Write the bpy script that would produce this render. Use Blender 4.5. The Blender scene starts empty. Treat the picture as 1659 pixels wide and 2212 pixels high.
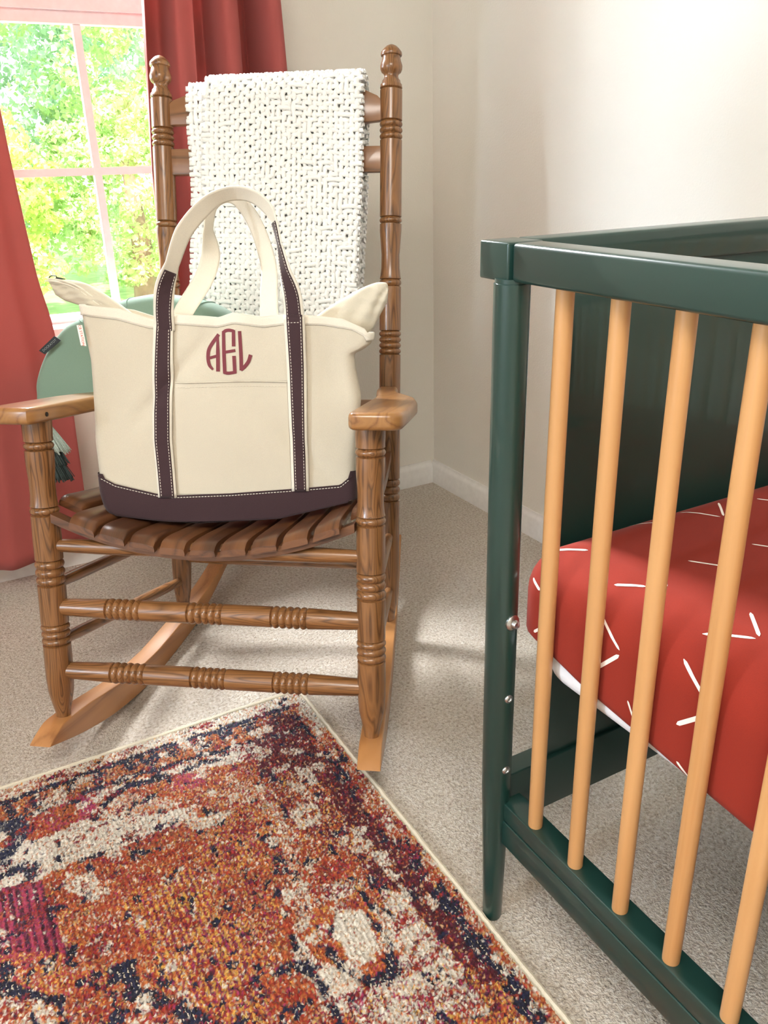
import bpy, bmesh, math, random
import numpy as np
from mathutils import Vector, Matrix
from mathutils.bvhtree import BVHTree
random.seed(7); rng = np.random.default_rng(7)
S = bpy.context.scene
COL = S.collection
A3 = lambda *a: np.array(a, float)

# ------------------------------------------------------------------ camera
CR = A3(0.87218808, -0.48844552, -0.02662565)
CU = A3(0.21188948, 0.32817865, 0.92054420)
CF = A3(0.44089772, 0.80852937, -0.38972998)
FPX = 1806.93
cam = bpy.data.objects.new('camera', bpy.data.cameras.new('camera'))
COL.objects.link(cam)
m = Matrix.Identity(4)
for i in range(3):
    m[i][0] = CR[i]; m[i][1] = CU[i]; m[i][2] = -CF[i]
m[2][3] = 1.0
cam.matrix_world = m
cam.data.sensor_fit = 'HORIZONTAL'; cam.data.sensor_width = 36.0
cam.data.lens = FPX / 1659 * 36.0
cam.data.clip_start = 0.02
S.camera = cam
# ------------------------------------------------------------------ light
S.view_settings.view_transform = 'Standard'; S.view_settings.look = 'None'
S.view_settings.gamma = 1.0; S.view_settings.use_curve_mapping = False
S.view_settings.exposure = 0.46
W = bpy.data.worlds.new('sky'); S.world = W; W.use_nodes = True
bg = W.node_tree.nodes['Background']
bg.inputs[0].default_value = (0.80, 0.91, 1.0, 1); bg.inputs[1].default_value = 2.6

def light(name, kind, loc, energy, color=(1, 1, 1), direction=(0, 0, -1), size=None, spread=None, angle=None):
    l = bpy.data.lights.new(name, kind); l.energy = energy; l.color = color
    if kind == 'AREA':
        l.shape = 'RECTANGLE'; l.size, l.size_y = size
        if spread: l.spread = math.radians(spread)
    if angle is not None: l.angle = math.radians(angle)
    o = bpy.data.objects.new(name, l); COL.objects.link(o)
    o.location = loc
    o.rotation_euler = Vector(direction).to_track_quat('-Z', 'Y').to_euler()
    return o
light('sun', 'SUN', (0, 0, 8), 7.5, (1, .98, .93), (.25, .75, -.95), angle=1.0)
# daylight entering through the large window of the left wall (out of frame)
light('left_window_daylight', 'AREA', (-4.6, 0.2, 1.95), 85, (.74, .87, 1.0), (1, 0.02, -.12), (.3, .9))
# added soft warm fill under the ceiling behind the camera, no real fixture
light('room_fill_light', 'AREA', (-0.5, -0.5, 2.36), 52, (1, .94, .86), (0.1, .3, -1), (1.0, 1.0))
# bright sky above the garden, shining in through the back window
light('back_sky_daylight', 'AREA', (0.0, 4.4, 3.1), 1200, (.95, .98, 1.0), (.5, -3.8, -2.3), (2.4, 1.0))
light('side_sky_daylight', 'AREA', (-1.15, 3.25, 1.40), 105, (.70, .84, 1.0), (2.5, -1.75, -.55), (.9, 1.0))

# ------------------------------------------------------------------ helpers
def lin(h):
    if isinstance(h, str):
        c = [int(h[i:i + 2], 16) / 255 for i in (0, 2, 4)]
    else: c = [v / 255 for v in h]
    return tuple(v / 12.92 if v <= .04045 else ((v + .055) / 1.055) ** 2.4 for v in c)

class MB:
    def __init__(s): s.v = []; s.f = []; s.g = []; s.mi = []; s.n = 0
    def add(s, v, f, g=None, mi=0):
        v = np.asarray(v, float).reshape(-1, 3)
        s.v.append(v); s.g.append(v if g is None else np.asarray(g, float).reshape(-1, 3))
        s.f += [tuple(int(i) + s.n for i in q) for q in f]; s.mi += [mi] * len(f)
        s.n += len(v); return s
    def box(s, lo, hi, mi=0, T=None, g=None):
        x0, y0, z0 = lo; x1, y1, z1 = hi
        v = A3([x0,y0,z0],[x1,y0,z0],[x1,y1,z0],[x0,y1,z0],[x0,y0,z1],[x1,y0,z1],[x1,y1,z1],[x0,y1,z1])
        gg = v if g is None else v[:, list(g)]
        if T is not None: v = T(v)
        f = [(0,3,2,1),(4,5,6,7),(0,1,5,4),(1,2,6,5),(2,3,7,6),(3,0,4,7)]
        return s.add(v, f, gg, mi)
    def grid(s, P, closed_u=False, closed_v=False, g=None, mi=0, flip=False):
        P = np.asarray(P, float); nu, nv = P.shape[:2]
        f = []
        for i in range(nu if closed_u else nu - 1):
            for j in range(nv if closed_v else nv - 1):
                a = i * nv + j; b = ((i + 1) % nu) * nv + j
                c = ((i + 1) % nu) * nv + (j + 1) % nv; d = i * nv + (j + 1) % nv
                f.append((a, d, c, b) if flip else (a, b, c, d))
        return s.add(P.reshape(-1, 3), f, None if g is None else np.asarray(g).reshape(-1, 3), mi)
    def tube(s, pts, r, n=10, ry=None, cap=True, mi=0, updir=None, closed=False):
        pts = np.asarray(pts, float); N = len(pts)
        r = np.broadcast_to(np.asarray(r, float), (N,)); ry = r if ry is None else np.broadcast_to(np.asarray(ry, float), (N,))
        if closed: t = np.roll(pts, -1, 0) - np.roll(pts, 1, 0)
        else: t = np.gradient(pts, axis=0)
        t /= np.linalg.norm(t, axis=1)[:, None] + 1e-12
        if updir is None:
            u0 = A3(0, 0, 1) if abs(t[0][2]) < .9 else A3(1, 0, 0)
            U = []
            u = u0 - t[0] * (u0 @ t[0]); u /= np.linalg.norm(u)
            for i in range(N):
                u = u - t[i] * (u @ t[i]); u = u / (np.linalg.norm(u) + 1e-12); U.append(u)
            U = np.array(U)
        else:
            u0 = np.broadcast_to(np.asarray(updir, float), (N, 3)); U = u0 - t * np.sum(u0 * t, 1)[:, None]
            U = U / (np.linalg.norm(U, axis=1)[:, None] + 1e-12)
        B = np.cross(t, U)
        a = np.arange(n) / n * 2 * math.pi
        P = pts[:, None] + U[:, None] * (np.cos(a)[None, :, None] * r[:, None, None]) + B[:, None] * (np.sin(a)[None, :, None] * ry[:, None, None])
        L = np.concatenate([[0], np.cumsum(np.linalg.norm(np.diff(pts, axis=0), axis=1))])
        G = np.zeros_like(P); G[..., 0] = np.cos(a) * r[:, None]; G[..., 1] = np.sin(a) * ry[:, None]; G[..., 2] = L[:, None]
        base = s.n
        s.grid(P, closed_u=closed, closed_v=True, g=G, mi=mi, flip=True)
        if cap and not closed:
            s.f.append(tuple(base + i for i in range(n))); s.mi.append(mi)
            s.f.append(tuple(base + (N - 1) * n + i for i in reversed(range(n)))); s.mi.append(mi)
        return s
    def lathe(s, A, B, prof, n=28, mi=0):
        # prof : list of (distance from A along AB, radius)
        A = np.asarray(A, float); ax = np.asarray(B, float) - A; ax /= np.linalg.norm(ax)
        pr = np.array(prof, float)
        return s._lathe(A, ax, pr, n, mi)
    def _lathe(s, A, ax, pr, n, mi):
        u = A3(1, 0, 0) - ax * ax[0]
        if np.linalg.norm(u) < .2: u = A3(0, 1, 0) - ax * ax[1]
        u /= np.linalg.norm(u); w = np.cross(ax, u)
        a = np.arange(n) / n * 2 * math.pi
        ring = np.cos(a)[:, None] * u + np.sin(a)[:, None] * w
        P = A + ax * pr[:, None, None][:, :, 0:1] * 1.0 if False else A[None, None] + ax[None, None] * pr[:, 0][:, None, None] + ring[None] * pr[:, 1][:, None, None]
        G = np.zeros_like(P); G[..., 0] = np.cos(a) * pr[:, 1][:, None]; G[..., 1] = np.sin(a) * pr[:, 1][:, None]; G[..., 2] = pr[:, 0][:, None]
        base = s.n; N = len(pr)
        s.grid(P, closed_v=True, g=G, mi=mi, flip=True)
        if pr[0, 1] > 1e-5: s.f.append(tuple(base + i for i in range(n))); s.mi.append(mi)
        if pr[-1, 1] > 1e-5: s.f.append(tuple(base + (N - 1) * n + i for i in reversed(range(n)))); s.mi.append(mi)
        return s
    def prism(s, poly, h0, h1, T, bev=0.0, g=None, mi=0, k=3):
        # poly (x,y) counter-clockwise, extruded along local z h0..h1, with rounded rims
        poly = np.array(poly, float); n = len(poly)
        nx = np.roll(poly, -1, 0) - poly; pv = poly - np.roll(poly, 1, 0)
        def nrm(d): q = np.stack([d[:, 1], -d[:, 0]], 1); return q / (np.linalg.norm(q, axis=1)[:, None] + 1e-12)
        nn = nrm(nx) + nrm(pv); nn /= (np.linalg.norm(nn, axis=1)[:, None] + 1e-12)
        rows = []
        if bev > 0:
            for i in range(k + 1):
                t = i / k * math.pi / 2; rows.append((h0 + bev * (1 - math.sin(t)), bev * (1 - math.cos(t))))
            rows = rows[::-1]
            rows2 = [(h1 - bev * (1 - math.sin(i / k * math.pi / 2)), bev * (1 - math.cos(i / k * math.pi / 2))) for i in range(k + 1)]
            # bottom: inset at h0 -> 0 inset at h0+bev ; top: reverse
            low = [(h0 + bev * (1 - math.cos(i / k * math.pi / 2)), bev * (1 - math.sin(i / k * math.pi / 2))) for i in range(k + 1)]
            up = [(h1 - bev * (1 - math.cos(i / k * math.pi / 2)), bev * (1 - math.sin(i / k * math.pi / 2))) for i in range(k, -1, -1)]
            rows = low + up
        else: rows = [(h0, 0), (h1, 0)]
        P = np.array([[list(poly[j] - nn[j] * ins) + [h] for j in range(n)] for h, ins in rows])
        G = P if g is None else P[..., list(g)]
        V = T(P.reshape(-1, 3))
        base = s.n; N = len(rows)
        s.grid(V.reshape(N, n, 3), closed_v=True, g=G, mi=mi, flip=True)
        s.f.append(tuple(base + i for i in reversed(range(n)))); s.mi.append(mi)
        s.f.append(tuple(base + (N - 1) * n + i for i in range(n))); s.mi.append(mi)
        return s

XF = [None]      # placement of the seating group (scale and shift of its own frame)
def mesh_from(name, mb, mats, origin=(0, 0, 0), smooth=40, colors=None):
    V = np.concatenate(mb.v)
    if XF[0]: V = XF[0](V)
    V = V - np.array(origin, float); G = np.concatenate(mb.g)
    me = bpy.data.meshes.new(name)
    me.from_pydata(V.tolist(), [], mb.f)
    if not isinstance(mats, (list, tuple)): mats = [mats]
    for q in mats: me.materials.append(q)
    if len(mats) > 1: me.polygons.foreach_set('material_index', mb.mi)
    at = me.attributes.new('gc', 'FLOAT_VECTOR', 'POINT'); at.data.foreach_set('vector', G.astype(np.float32).ravel())
    if colors is not None:
        ca = me.color_attributes.new('col', 'FLOAT_COLOR', 'POINT')
        ca.data.foreach_set('color', np.concatenate([colors, np.ones((len(colors), 1))], 1).astype(np.float32).ravel())
    if smooth:
        me.polygons.foreach_set('use_smooth', [True] * len(me.polygons))
        if smooth < 180: me.set_sharp_from_angle(angle=math.radians(smooth))
    me.update(); return me

def fixn(me):
    bm = bmesh.new(); bm.from_mesh(me); bmesh.ops.recalc_face_normals(bm, faces=bm.faces); bm.to_mesh(me); bm.free()

def obj(name, mb, mats, parent=None, smooth=40, label=None, fix=True, colors=None, origin=None):
    # parts get their thing's origin, so that copies can move with their root
    org = A3(0, 0, 0)
    if parent is not None:
        q = parent; org = A3(*q.location)
        while q.parent is not None: q = q.parent; org = org + A3(*q.location)
    elif origin is not None:
        if XF[0]: origin = XF[0](A3(*origin))
        org = A3(*origin)
    me = mesh_from(name, mb, mats, org, smooth, colors)
    if fix: fixn(me)
    o = bpy.data.objects.new(name, me); COL.objects.link(o)
    if parent is not None: o.parent = parent
    elif origin is not None: o.location = origin
    if label: o['label'] = label
    return o
def thing(name, label, cat, loc=(0, 0, 0), group=None):
    if XF[0]: loc = XF[0](A3(*loc))
    o = bpy.data.objects.new(name, None); COL.objects.link(o); o.location = loc
    o.empty_display_size = .1
    o['label'] = label; o['category'] = cat
    if group: o['group'] = group
    return o
def tag(o, label, cat, group=None):
    o['label'] = label; o['category'] = cat
    if group: o['group'] = group
    return o
def struct(name, mb, mats, smooth=30, label=None):
    o = obj(name, mb, mats, smooth=smooth); o['kind'] = 'structure'
    if label: o['label'] = label
    return o
def interp(tab, x, key=0, val=1):
    t = sorted(tab, key=lambda q: q[key]); return np.interp(x, [q[key] for q in t], [q[val] for q in t])
def catmull(P, n):
    P = np.array(P, float); P = np.vstack([2 * P[0] - P[1], P, 2 * P[-1] - P[-2]]); out = []
    for i in range(1, len(P) - 2):
        for k in range(n):
            t = k / n
            out.append(.5 * ((2 * P[i]) + (-P[i-1] + P[i+1]) * t + (2*P[i-1] - 5*P[i] + 4*P[i+1] - P[i+2]) * t*t + (-P[i-1] + 3*P[i] - 3*P[i+1] + P[i+2]) * t**3))
    out.append(P[-2]); return np.array(out)
def vnoise(x, y, seed=0):
    xi = np.floor(x).astype(np.int64); yi = np.floor(y).astype(np.int64); fx = x - xi; fy = y - yi
    fx = fx * fx * (3 - 2 * fx); fy = fy * fy * (3 - 2 * fy)
    def h(a, b):
        n = (a * 374761393 + b * 668265263 + seed * 2147483647) & 0xffffffff
        n = ((n ^ (n >> 13)) * 1274126177) & 0xffffffff; n = n ^ (n >> 16)
        return (n & 0xffff) / 65535.0
    return (h(xi, yi) * (1 - fx) + h(xi + 1, yi) * fx) * (1 - fy) + (h(xi, yi + 1) * (1 - fx) + h(xi + 1, yi + 1) * fx) * fy
def fbm(x, y, seed=0, o=4):
    s = 0; a = .5
    for i in range(o): s = s + a * vnoise(x * 2**i, y * 2**i, seed + i * 17); a *= .5
    return s / (1 - .5**o)

# ------------------------------------------------------------------ materials
def newmat(name):
    m = bpy.data.materials.new(name); m.use_nodes = True
    nt = m.node_tree; b = nt.nodes['Principled BSDF']; return m, nt, b
def nd(nt, t, **k):
    n = nt.nodes.new(t)
    for a, v in k.items():
        if a.startswith('i_'):
            key = a[2:]; n.inputs[int(key) if key.isdigit() else key.replace('_', ' ')].default_value = v
        else: setattr(n, a, v)
    return n
def ramp(nt, fac, stops, interp='LINEAR'):
    r = nt.nodes.new('ShaderNodeValToRGB'); r.color_ramp.interpolation = interp
    el = r.color_ramp.elements
    while len(el) < len(stops): el.new(.5)
    for e, (p, c) in zip(el, stops): e.position = p; e.color = tuple(c) + (1,) if len(c) == 3 else c
    nt.links.new(fac, r.inputs[0]); return r
def bump(nt, b, h, strength=.3, dist=.001):
    q = nd(nt, 'ShaderNodeBump'); q.inputs['Strength'].default_value = strength; q.inputs['Distance'].default_value = dist
    nt.links.new(h, q.inputs['Height']); nt.links.new(q.outputs[0], b.inputs['Normal']); return q
def coords(nt, scale=(1, 1, 1), gc=False, rnd=False):
    if gc: t = nd(nt, 'ShaderNodeAttribute', attribute_name='gc'); out = t.outputs['Vector']
    else: t = nd(nt, 'ShaderNodeTexCoord'); out = t.outputs['Object']
    mp = nd(nt, 'ShaderNodeMapping'); mp.inputs['Scale'].default_value = scale
    if rnd:
        oi = nd(nt, 'ShaderNodeObjectInfo'); mul = nd(nt, 'ShaderNodeVectorMath', operation='SCALE'); mul.inputs['Scale'].default_value = 37.0
        cx = nd(nt, 'ShaderNodeCombineXYZ')
        for i in range(3): nt.links.new(oi.outputs['Random'], cx.inputs[i])
        nt.links.new(cx.outputs[0], mul.inputs[0])
        ad = nd(nt, 'ShaderNodeVectorMath', operation='ADD'); nt.links.new(out, ad.inputs[0]); nt.links.new(mul.outputs[0], ad.inputs[1]); out = ad.outputs[0]
    nt.links.new(out, mp.inputs['Vector']); return mp.outputs[0]
def noise(nt, vec, scale, detail=3, rough=.5, dist=0):
    n = nd(nt, 'ShaderNodeTexNoise'); n.inputs['Scale'].default_value = scale; n.inputs['Detail'].default_value = detail
    n.inputs['Roughness'].default_value = rough; n.inputs['Distortion'].default_value = dist
    nt.links.new(vec, n.inputs['Vector']); return n
def math_(nt, op, a, b=None, v=None):
    n = nd(nt, 'ShaderNodeMath', operation=op); nt.links.new(a, n.inputs[0])
    if b is not None: nt.links.new(b, n.inputs[1])
    if v is not None: n.inputs[1].default_value = v
    return n.outputs[0]
def mixc(nt, fac, a, b, mode='MIX'):
    n = nd(nt, 'ShaderNodeMix', data_type='RGBA', blend_type=mode)
    if hasattr(fac, 'is_linked'): nt.links.new(fac, n.inputs[0])
    else: n.inputs[0].default_value = fac
    for q, i in ((a, 6), (b, 7)):
        if hasattr(q, 'is_linked'): nt.links.new(q, n.inputs[i])
        else: n.inputs[i].default_value = tuple(q) + (1,)
    return n.outputs[2]

def plain(name, col, rough=.5, coat=0, spec=.5, metallic=0, var=.04, scale=60, bmp=0, bd=.0005):
    m, nt, b = newmat(name)
    v = coords(nt); n = noise(nt, v, scale, 3)
    c0 = tuple(x * (1 - var) for x in col); c1 = tuple(min(1, x * (1 + var)) for x in col)
    r = ramp(nt, n.outputs[0], [(.3, c0), (.7, c1)]); nt.links.new(r.outputs[0], b.inputs['Base Color'])
    b.inputs['Roughness'].default_value = rough; b.inputs['Coat Weight'].default_value = coat
    b.inputs['Specular IOR Level'].default_value = spec; b.inputs['Metallic'].default_value = metallic
    if bmp: bump(nt, b, n.outputs[0], bmp, bd)
    return m
def wood(name, dark, mid, light, lines=11, ring=13.0, rough=.32, coat=.35, stretch=1.1, contrast=1.0):
    m, nt, b = newmat(name)
    v = coords(nt, (ring, ring, stretch), gc=True, rnd=True)
    n = noise(nt, v, 1.0, 1.5, .45, .25)
    w = math_(nt, 'MULTIPLY', n.outputs[0], v=lines); pp = math_(nt, 'PINGPONG', w, v=.5); pp = math_(nt, 'MULTIPLY', pp, v=2.0)
    v2 = coords(nt, (260, 260, 7), gc=True, rnd=True); n2 = noise(nt, v2, 1.0, 2, .6)
    s = math_(nt, 'MULTIPLY', n2.outputs[0], v=.5); f = math_(nt, 'ADD', pp, s); f = math_(nt, 'SUBTRACT', f, v=.25)
    r = ramp(nt, f, [(0.0, dark), (.22 * contrast, mid), (.6, light), (1.0, tuple(.5 * (a + c) for a, c in zip(mid, light)))])
    v3 = coords(nt, (6, 6, 1), gc=True, rnd=True); n3 = noise(nt, v3, 1.0, 2)
    c = mixc(nt, .35, r.outputs[0], ramp(nt, n3.outputs[0], [(.3, tuple(x * .82 for x in mid)), (.7, light)]).outputs[0])
    nt.links.new(c, b.inputs['Base Color'])
    b.inputs['Roughness'].default_value = rough; b.inputs['Coat Weight'].default_value = coat; b.inputs['Coat Roughness'].default_value = .18
    bump(nt, b, f, .12, .0006); return m
def cloth(name, col, weave=900, var=.05, rough=.9, sheen=.15, trans=0, tcol=None, bs=.25, wr=None):
    m, nt, b = newmat(name)
    v = coords(nt, gc=True)
    n = noise(nt, v, weave, 2, .6); n2 = noise(nt, v, 14, 3)
    c0 = tuple(x * (1 - var * 1.6) for x in col); c1 = tuple(min(1, x * (1 + var)) for x in col)
    r = ramp(nt, n.outputs[0], [(.3, c0), (.7, c1)]); nt.links.new(r.outputs[0], b.inputs['Base Color'])
    b.inputs['Roughness'].default_value = rough; b.inputs['Sheen Weight'].default_value = sheen; b.inputs['Specular IOR Level'].default_value = .2
    h = math_(nt, 'ADD', n.outputs[0], math_(nt, 'MULTIPLY', n2.outputs[0], v=(3 if wr is None else wr)))
    bump(nt, b, h, bs, .0015)
    if trans:
        tr = nd(nt, 'ShaderNodeBsdfTranslucent'); tr.inputs[0].default_value = tuple(tcol or col) + (1,)
        mx = nd(nt, 'ShaderNodeMixShader'); mx.inputs[0].default_value = trans
        nt.links.new(b.outputs[0], mx.inputs[1]); nt.links.new(tr.outputs[0], mx.inputs[2])
        nt.links.new(mx.outputs[0], nt.nodes['Material Output'].inputs[0])
    return m
# walls : fine orange-peel roller texture
def wallmat(name, col):
    m, nt, b = newmat(name); v = coords(nt)
    n = noise(nt, v, 210, 3, .55); n2 = noise(nt, v, 3, 2)
    r = ramp(nt, n2.outputs[0], [(.3, tuple(x * .985 for x in col)), (.7, col)]); nt.links.new(r.outputs[0], b.inputs['Base Color'])
    b.inputs['Roughness'].default_value = .42; b.inputs['Specular IOR Level'].default_value = .35
    bump(nt, b, n.outputs[0], .5, .0016); return m
M = {}
M['wall'] = wallmat('eggshell wall paint', lin('E5E0D6'))
M['ceil'] = plain('ceiling paint', lin('EFEBE2'), .8)
M['trim'] = plain('white gloss trim', lin('E9E6E2'), .3, .2)
M['vinyl'] = plain('window vinyl', lin('D2CFD0'), .35)
M['green'] = plain('forest green lacquer', lin('1A3732'), .32, .45, var=.03, scale=8)
M['beech'] = wood('honey beech', lin('AF7A47'), lin('BC8A56'), lin('C79763'), lines=3, ring=9, rough=.4, coat=.2)
M['oak'] = wood('golden stained ash', lin('3C2311'), lin('6E4828'), lin('91633A'), lines=15, ring=34, stretch=2.6)
M['oakseat'] = wood('dark stained ash seat', lin('3A2314'), lin('5C3822'), lin('73492B'), lines=6, ring=14, rough=.38, coat=.2)
M['oakdark'] = wood('stained ash back slats', lin('4E3520'), lin('83593A'), lin('946846'), lines=7, ring=9)
M['maple'] = wood('amber maple', lin('8E5A32'), lin('AA7443'), lin('B8814E'), lines=4, ring=8, rough=.38, stretch=2)
M['armwood'] = wood('brown stained ash arm', lin('6A4224'), lin('8E6038'), lin('A47544'), lines=9, ring=13, rough=.3, coat=.4, stretch=2)
M['canvas'] = cloth('natural cotton canvas', lin('C9BFAC'), 1100, .05, .85, bs=.22)
M['canvas2'] = cloth('canvas edging', lin('DED6C6'), 1100, .05, .85)
M['brown'] = cloth('brown canvas', lin('3F2C2F'), 1300, .10, .8, bs=.2)
M['thread'] = plain('white thread', lin('DDD3C6'), .8)
M['plum'] = cloth('plum embroidery', lin('7A3A42'), 2200, .12, .7)
M['white_tag'] = plain('white woven tag', lin('F1EAE4'), .8)
M['red_ink'] = plain('red ink', lin('D9503C'), .7)
M['black_tag'] = plain('black woven tag', lin('20262B'), .7)
M['tagtext'] = plain('grey tag lettering', lin('8D9596'), .7)
M['metal'] = plain('brushed steel', lin('C9CBCB'), .3, metallic=1)
M['gunmetal'] = plain('dark metal zip', lin('3B3A38'), .35, metallic=.8)
M['sage'] = cloth('sage green cotton', lin('7B9484'), 1300, .05, .85, bs=.2)
M['sage_rim'] = cloth('sage green gusset', lin('84A090'), 1300, .05, .85, bs=.2)
M['blanket'] = cloth('white chenille yarn', lin('FBFAF7'), 700, .02, .95, .3, bs=.5)
M['blackhole'] = plain('dark peg hole', lin('241A14'), .8)
M['rust'] = cloth('rust cotton sheet', lin('8A2A1C'), 1400, .05, .85, .04, bs=.12, wr=2)
M['stick'] = plain('white print', lin('F4E7DC'), .8)
M['whitefab'] = plain('white mattress cover', lin('EDEFF3'), .7)
M['supp'] = plain('dark steel support', lin('2A2C2D'), .5, metallic=.4)
M['curtain'] = cloth('terracotta curtain', lin('AC5854'), 800, .04, .9, .1, trans=.14, tcol=lin('C86A62'), bs=.15, wr=.5)
M['tassel_light'] = plain('pale green thread', lin('B9C6BC'), .8, var=.2, scale=300)
M['tassel_dark'] = plain('dark green thread', lin('3E4B4A'), .85, var=.25, scale=300)
M['bark'] = plain('bark', lin('8A7A66'), .9, var=.3, scale=6)
M['roof'] = plain('exterior siding', lin('D8D4CC'), .7)

def leafmat(name, a, b_):
    m, nt, b = newmat(name)
    v = coords(nt); n = noise(nt, v, 3.0, 4, .7)
    r = ramp(nt, n.outputs[0], [(.3, a), (.68, b_)])
    nt.links.new(r.outputs[0], b.inputs['Base Color']); b.inputs['Roughness'].default_value = .5
    tr = nd(nt, 'ShaderNodeBsdfTranslucent'); nt.links.new(r.outputs[0], tr.inputs[0])
    mx = nd(nt, 'ShaderNodeMixShader'); mx.inputs[0].default_value = .45
    nt.links.new(b.outputs[0], mx.inputs[1]); nt.links.new(tr.outputs[0], mx.inputs[2])
    nt.links.new(mx.outputs[0], nt.nodes['Material Output'].inputs[0]); return m
M['leaf1'] = leafmat('mid green leaves', lin('93B89E'), lin('CBE2BC'))
M['leaf2'] = leafmat('yellow green leaves', lin('C2DA78'), lin('F0F3A0'))
M['leaf3'] = leafmat('light green leaves', lin('AFCF88'), lin('DDECAC'))
M['lawn'] = plain('lawn', lin('A9C77C'), .9, var=.25, scale=5)

# carpet
m, nt, b = newmat('beige cut pile carpet'); M['carpet'] = m
v = coords(nt)
vo = nd(nt, 'ShaderNodeTexVoronoi'); vo.inputs['Scale'].default_value = 270; nt.links.new(v, vo.inputs['Vector'])
n1 = noise(nt, v, 165, 4, .66, .4); n2 = noise(nt, v, 3.2, 3, .5); n3 = noise(nt, v, 420, 2, .6)
c = ramp(nt, n1.outputs[0], [(.30, lin('B3A08A')), (.48, lin('E2D5C4')), (.66, lin('F8F1E7'))])
c2 = mixc(nt, 1.0, c.outputs[0], ramp(nt, n2.outputs[0], [(.3, (.90, .88, .86)), (.7, (1, 1, 1))]).outputs[0], 'MULTIPLY')
nt.links.new(c2, b.inputs['Base Color']); b.inputs['Roughness'].default_value = 1.0; b.inputs['Sheen Weight'].default_value = .25; b.inputs['Specular IOR Level'].default_value = .1
h = math_(nt, 'ADD', math_(nt, 'MULTIPLY', vo.outputs['Distance'], v=-.45), math_(nt, 'MULTIPLY', n1.outputs[0], v=1.8))
bump(nt, b, h, 1.0, .006)
# rug pile : colour of every tuft comes from the mesh
m, nt, b = newmat('rug wool pile'); M['rug'] = m
at = nd(nt, 'ShaderNodeAttribute', attribute_name='col'); v = coords(nt); n1 = noise(nt, v, 900, 2)
c = mixc(nt, 1.0, at.outputs['Color'], ramp(nt, n1.outputs[0], [(.3, (.82, .82, .82)), (.7, (1.08, 1.08, 1.08))]).outputs[0], 'MULTIPLY')
nt.links.new(c, b.inputs['Base Color']); b.inputs['Roughness'].default_value = .75; b.inputs['Sheen Weight'].default_value = .15; b.inputs['Specular IOR Level'].default_value = .3
bump(nt, b, n1.outputs[0], .5, .001)
M['binding'] = cloth('cream rug binding', lin('D9CFB9'), 900, .08)
# glass
m, nt, b = newmat('window glass'); M['glass'] = m
tr = nd(nt, 'ShaderNodeBsdfTransparent'); gl = nd(nt, 'ShaderNodeBsdfGlossy'); gl.inputs['Roughness'].default_value = .02
v = coords(nt); n = noise(nt, v, 5); r = ramp(nt, n.outputs[0], [(.3, (.03,) * 3), (.7, (.06,) * 3)])
mx = nd(nt, 'ShaderNodeMixShader'); nt.links.new(r.outputs[0], mx.inputs[0]); nt.links.new(tr.outputs[0], mx.inputs[1]); nt.links.new(gl.outputs[0], mx.inputs[2])
nt.links.new(mx.outputs[0], nt.nodes['Material Output'].inputs[0])

# ------------------------------------------------------------------ room
XL, XR, YB, YF, ZC = -1.8, 1.405, 2.22, -1.7, 2.45
WX0, WX1, WZ0, WZ1 = -.12, .80, .635, 2.02      # back window opening
LY0, LY1, LZ0, LZ1 = -.6, .90, .65, 2.0       # left window opening
def wall_open(axis, p0, p1, a0, a1, o0, o1, z0, z1):
    # wall slab between p0..p1 (thickness) spanning a0..a1 with one opening
    mb = MB()
    def bx(u0, u1, w0, w1):
        if axis == 'y': mb.box((u0, p0, w0), (u1, p1, w1))
        else: mb.box((p0, u0, w0), (p1, u1, w1))
    bx(a0, o0, 0, ZC); bx(o1, a1, 0, ZC); bx(o0, o1, 0, z0); bx(o0, o1, z1, ZC); return mb
struct('floor', MB().box((XL - .1, YF - .1, -.12), (XR + .12, YB + .14, 0)), M['carpet'], label='beige cut pile carpet floor')
struct('wall_back', wall_open('y', YB, YB + .14, XL - .12, XR + .12, WX0, WX1, WZ0, WZ1), M['wall'])
struct('wall_right', MB().box((XR, YF, 0), (XR + .12, YB, ZC)), M['wall'])
struct('wall_left', wall_open('x', XL - .12, XL, YF, YB, LY0, LY1, LZ0, LZ1), M['wall'])
struct('wall_front', MB().box((XL - .12, YF - .12, 0), (XR + .12, YF, ZC)), M['wall'])
struct('ceiling', MB().box((XL - .12, YF - .12, ZC), (XR + .12, YB + .14, ZC + .12)), M['ceil'])
BB = [(0, 0), (.013, 0), (.013, .055), (.0115, .059), (.0105, .062), (.0065, .0665), (.0045, .071), (.004, .0752), (0, .0752)]
def baseboard(name, P0, P1, N):
    mb = MB(); P0 = np.array(P0, float); P1 = np.array(P1, float); N = np.array(N, float)
    P = np.array([[p + N * a + A3(0, 0, z) for a, z in BB] for p in (P0, P1)])
    mb.grid(P, closed_v=True); n = len(BB)
    mb.f += [tuple(range(n)), tuple(range(2 * n - 1, n - 1, -1))]; mb.mi += [0, 0]
    return struct(name, mb, M['trim'], 25)
baseboard('baseboard_back', (XL, YB, 0), (XR - .013, YB, 0), (0, -1, 0))
baseboard('baseboard_right', (XR, YB, 0), (XR, YF, 0), (-1, 0, 0))
baseboard('baseboard_left', (XL, YF, 0), (XL, YB - .013, 0), (1, 0, 0))

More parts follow.
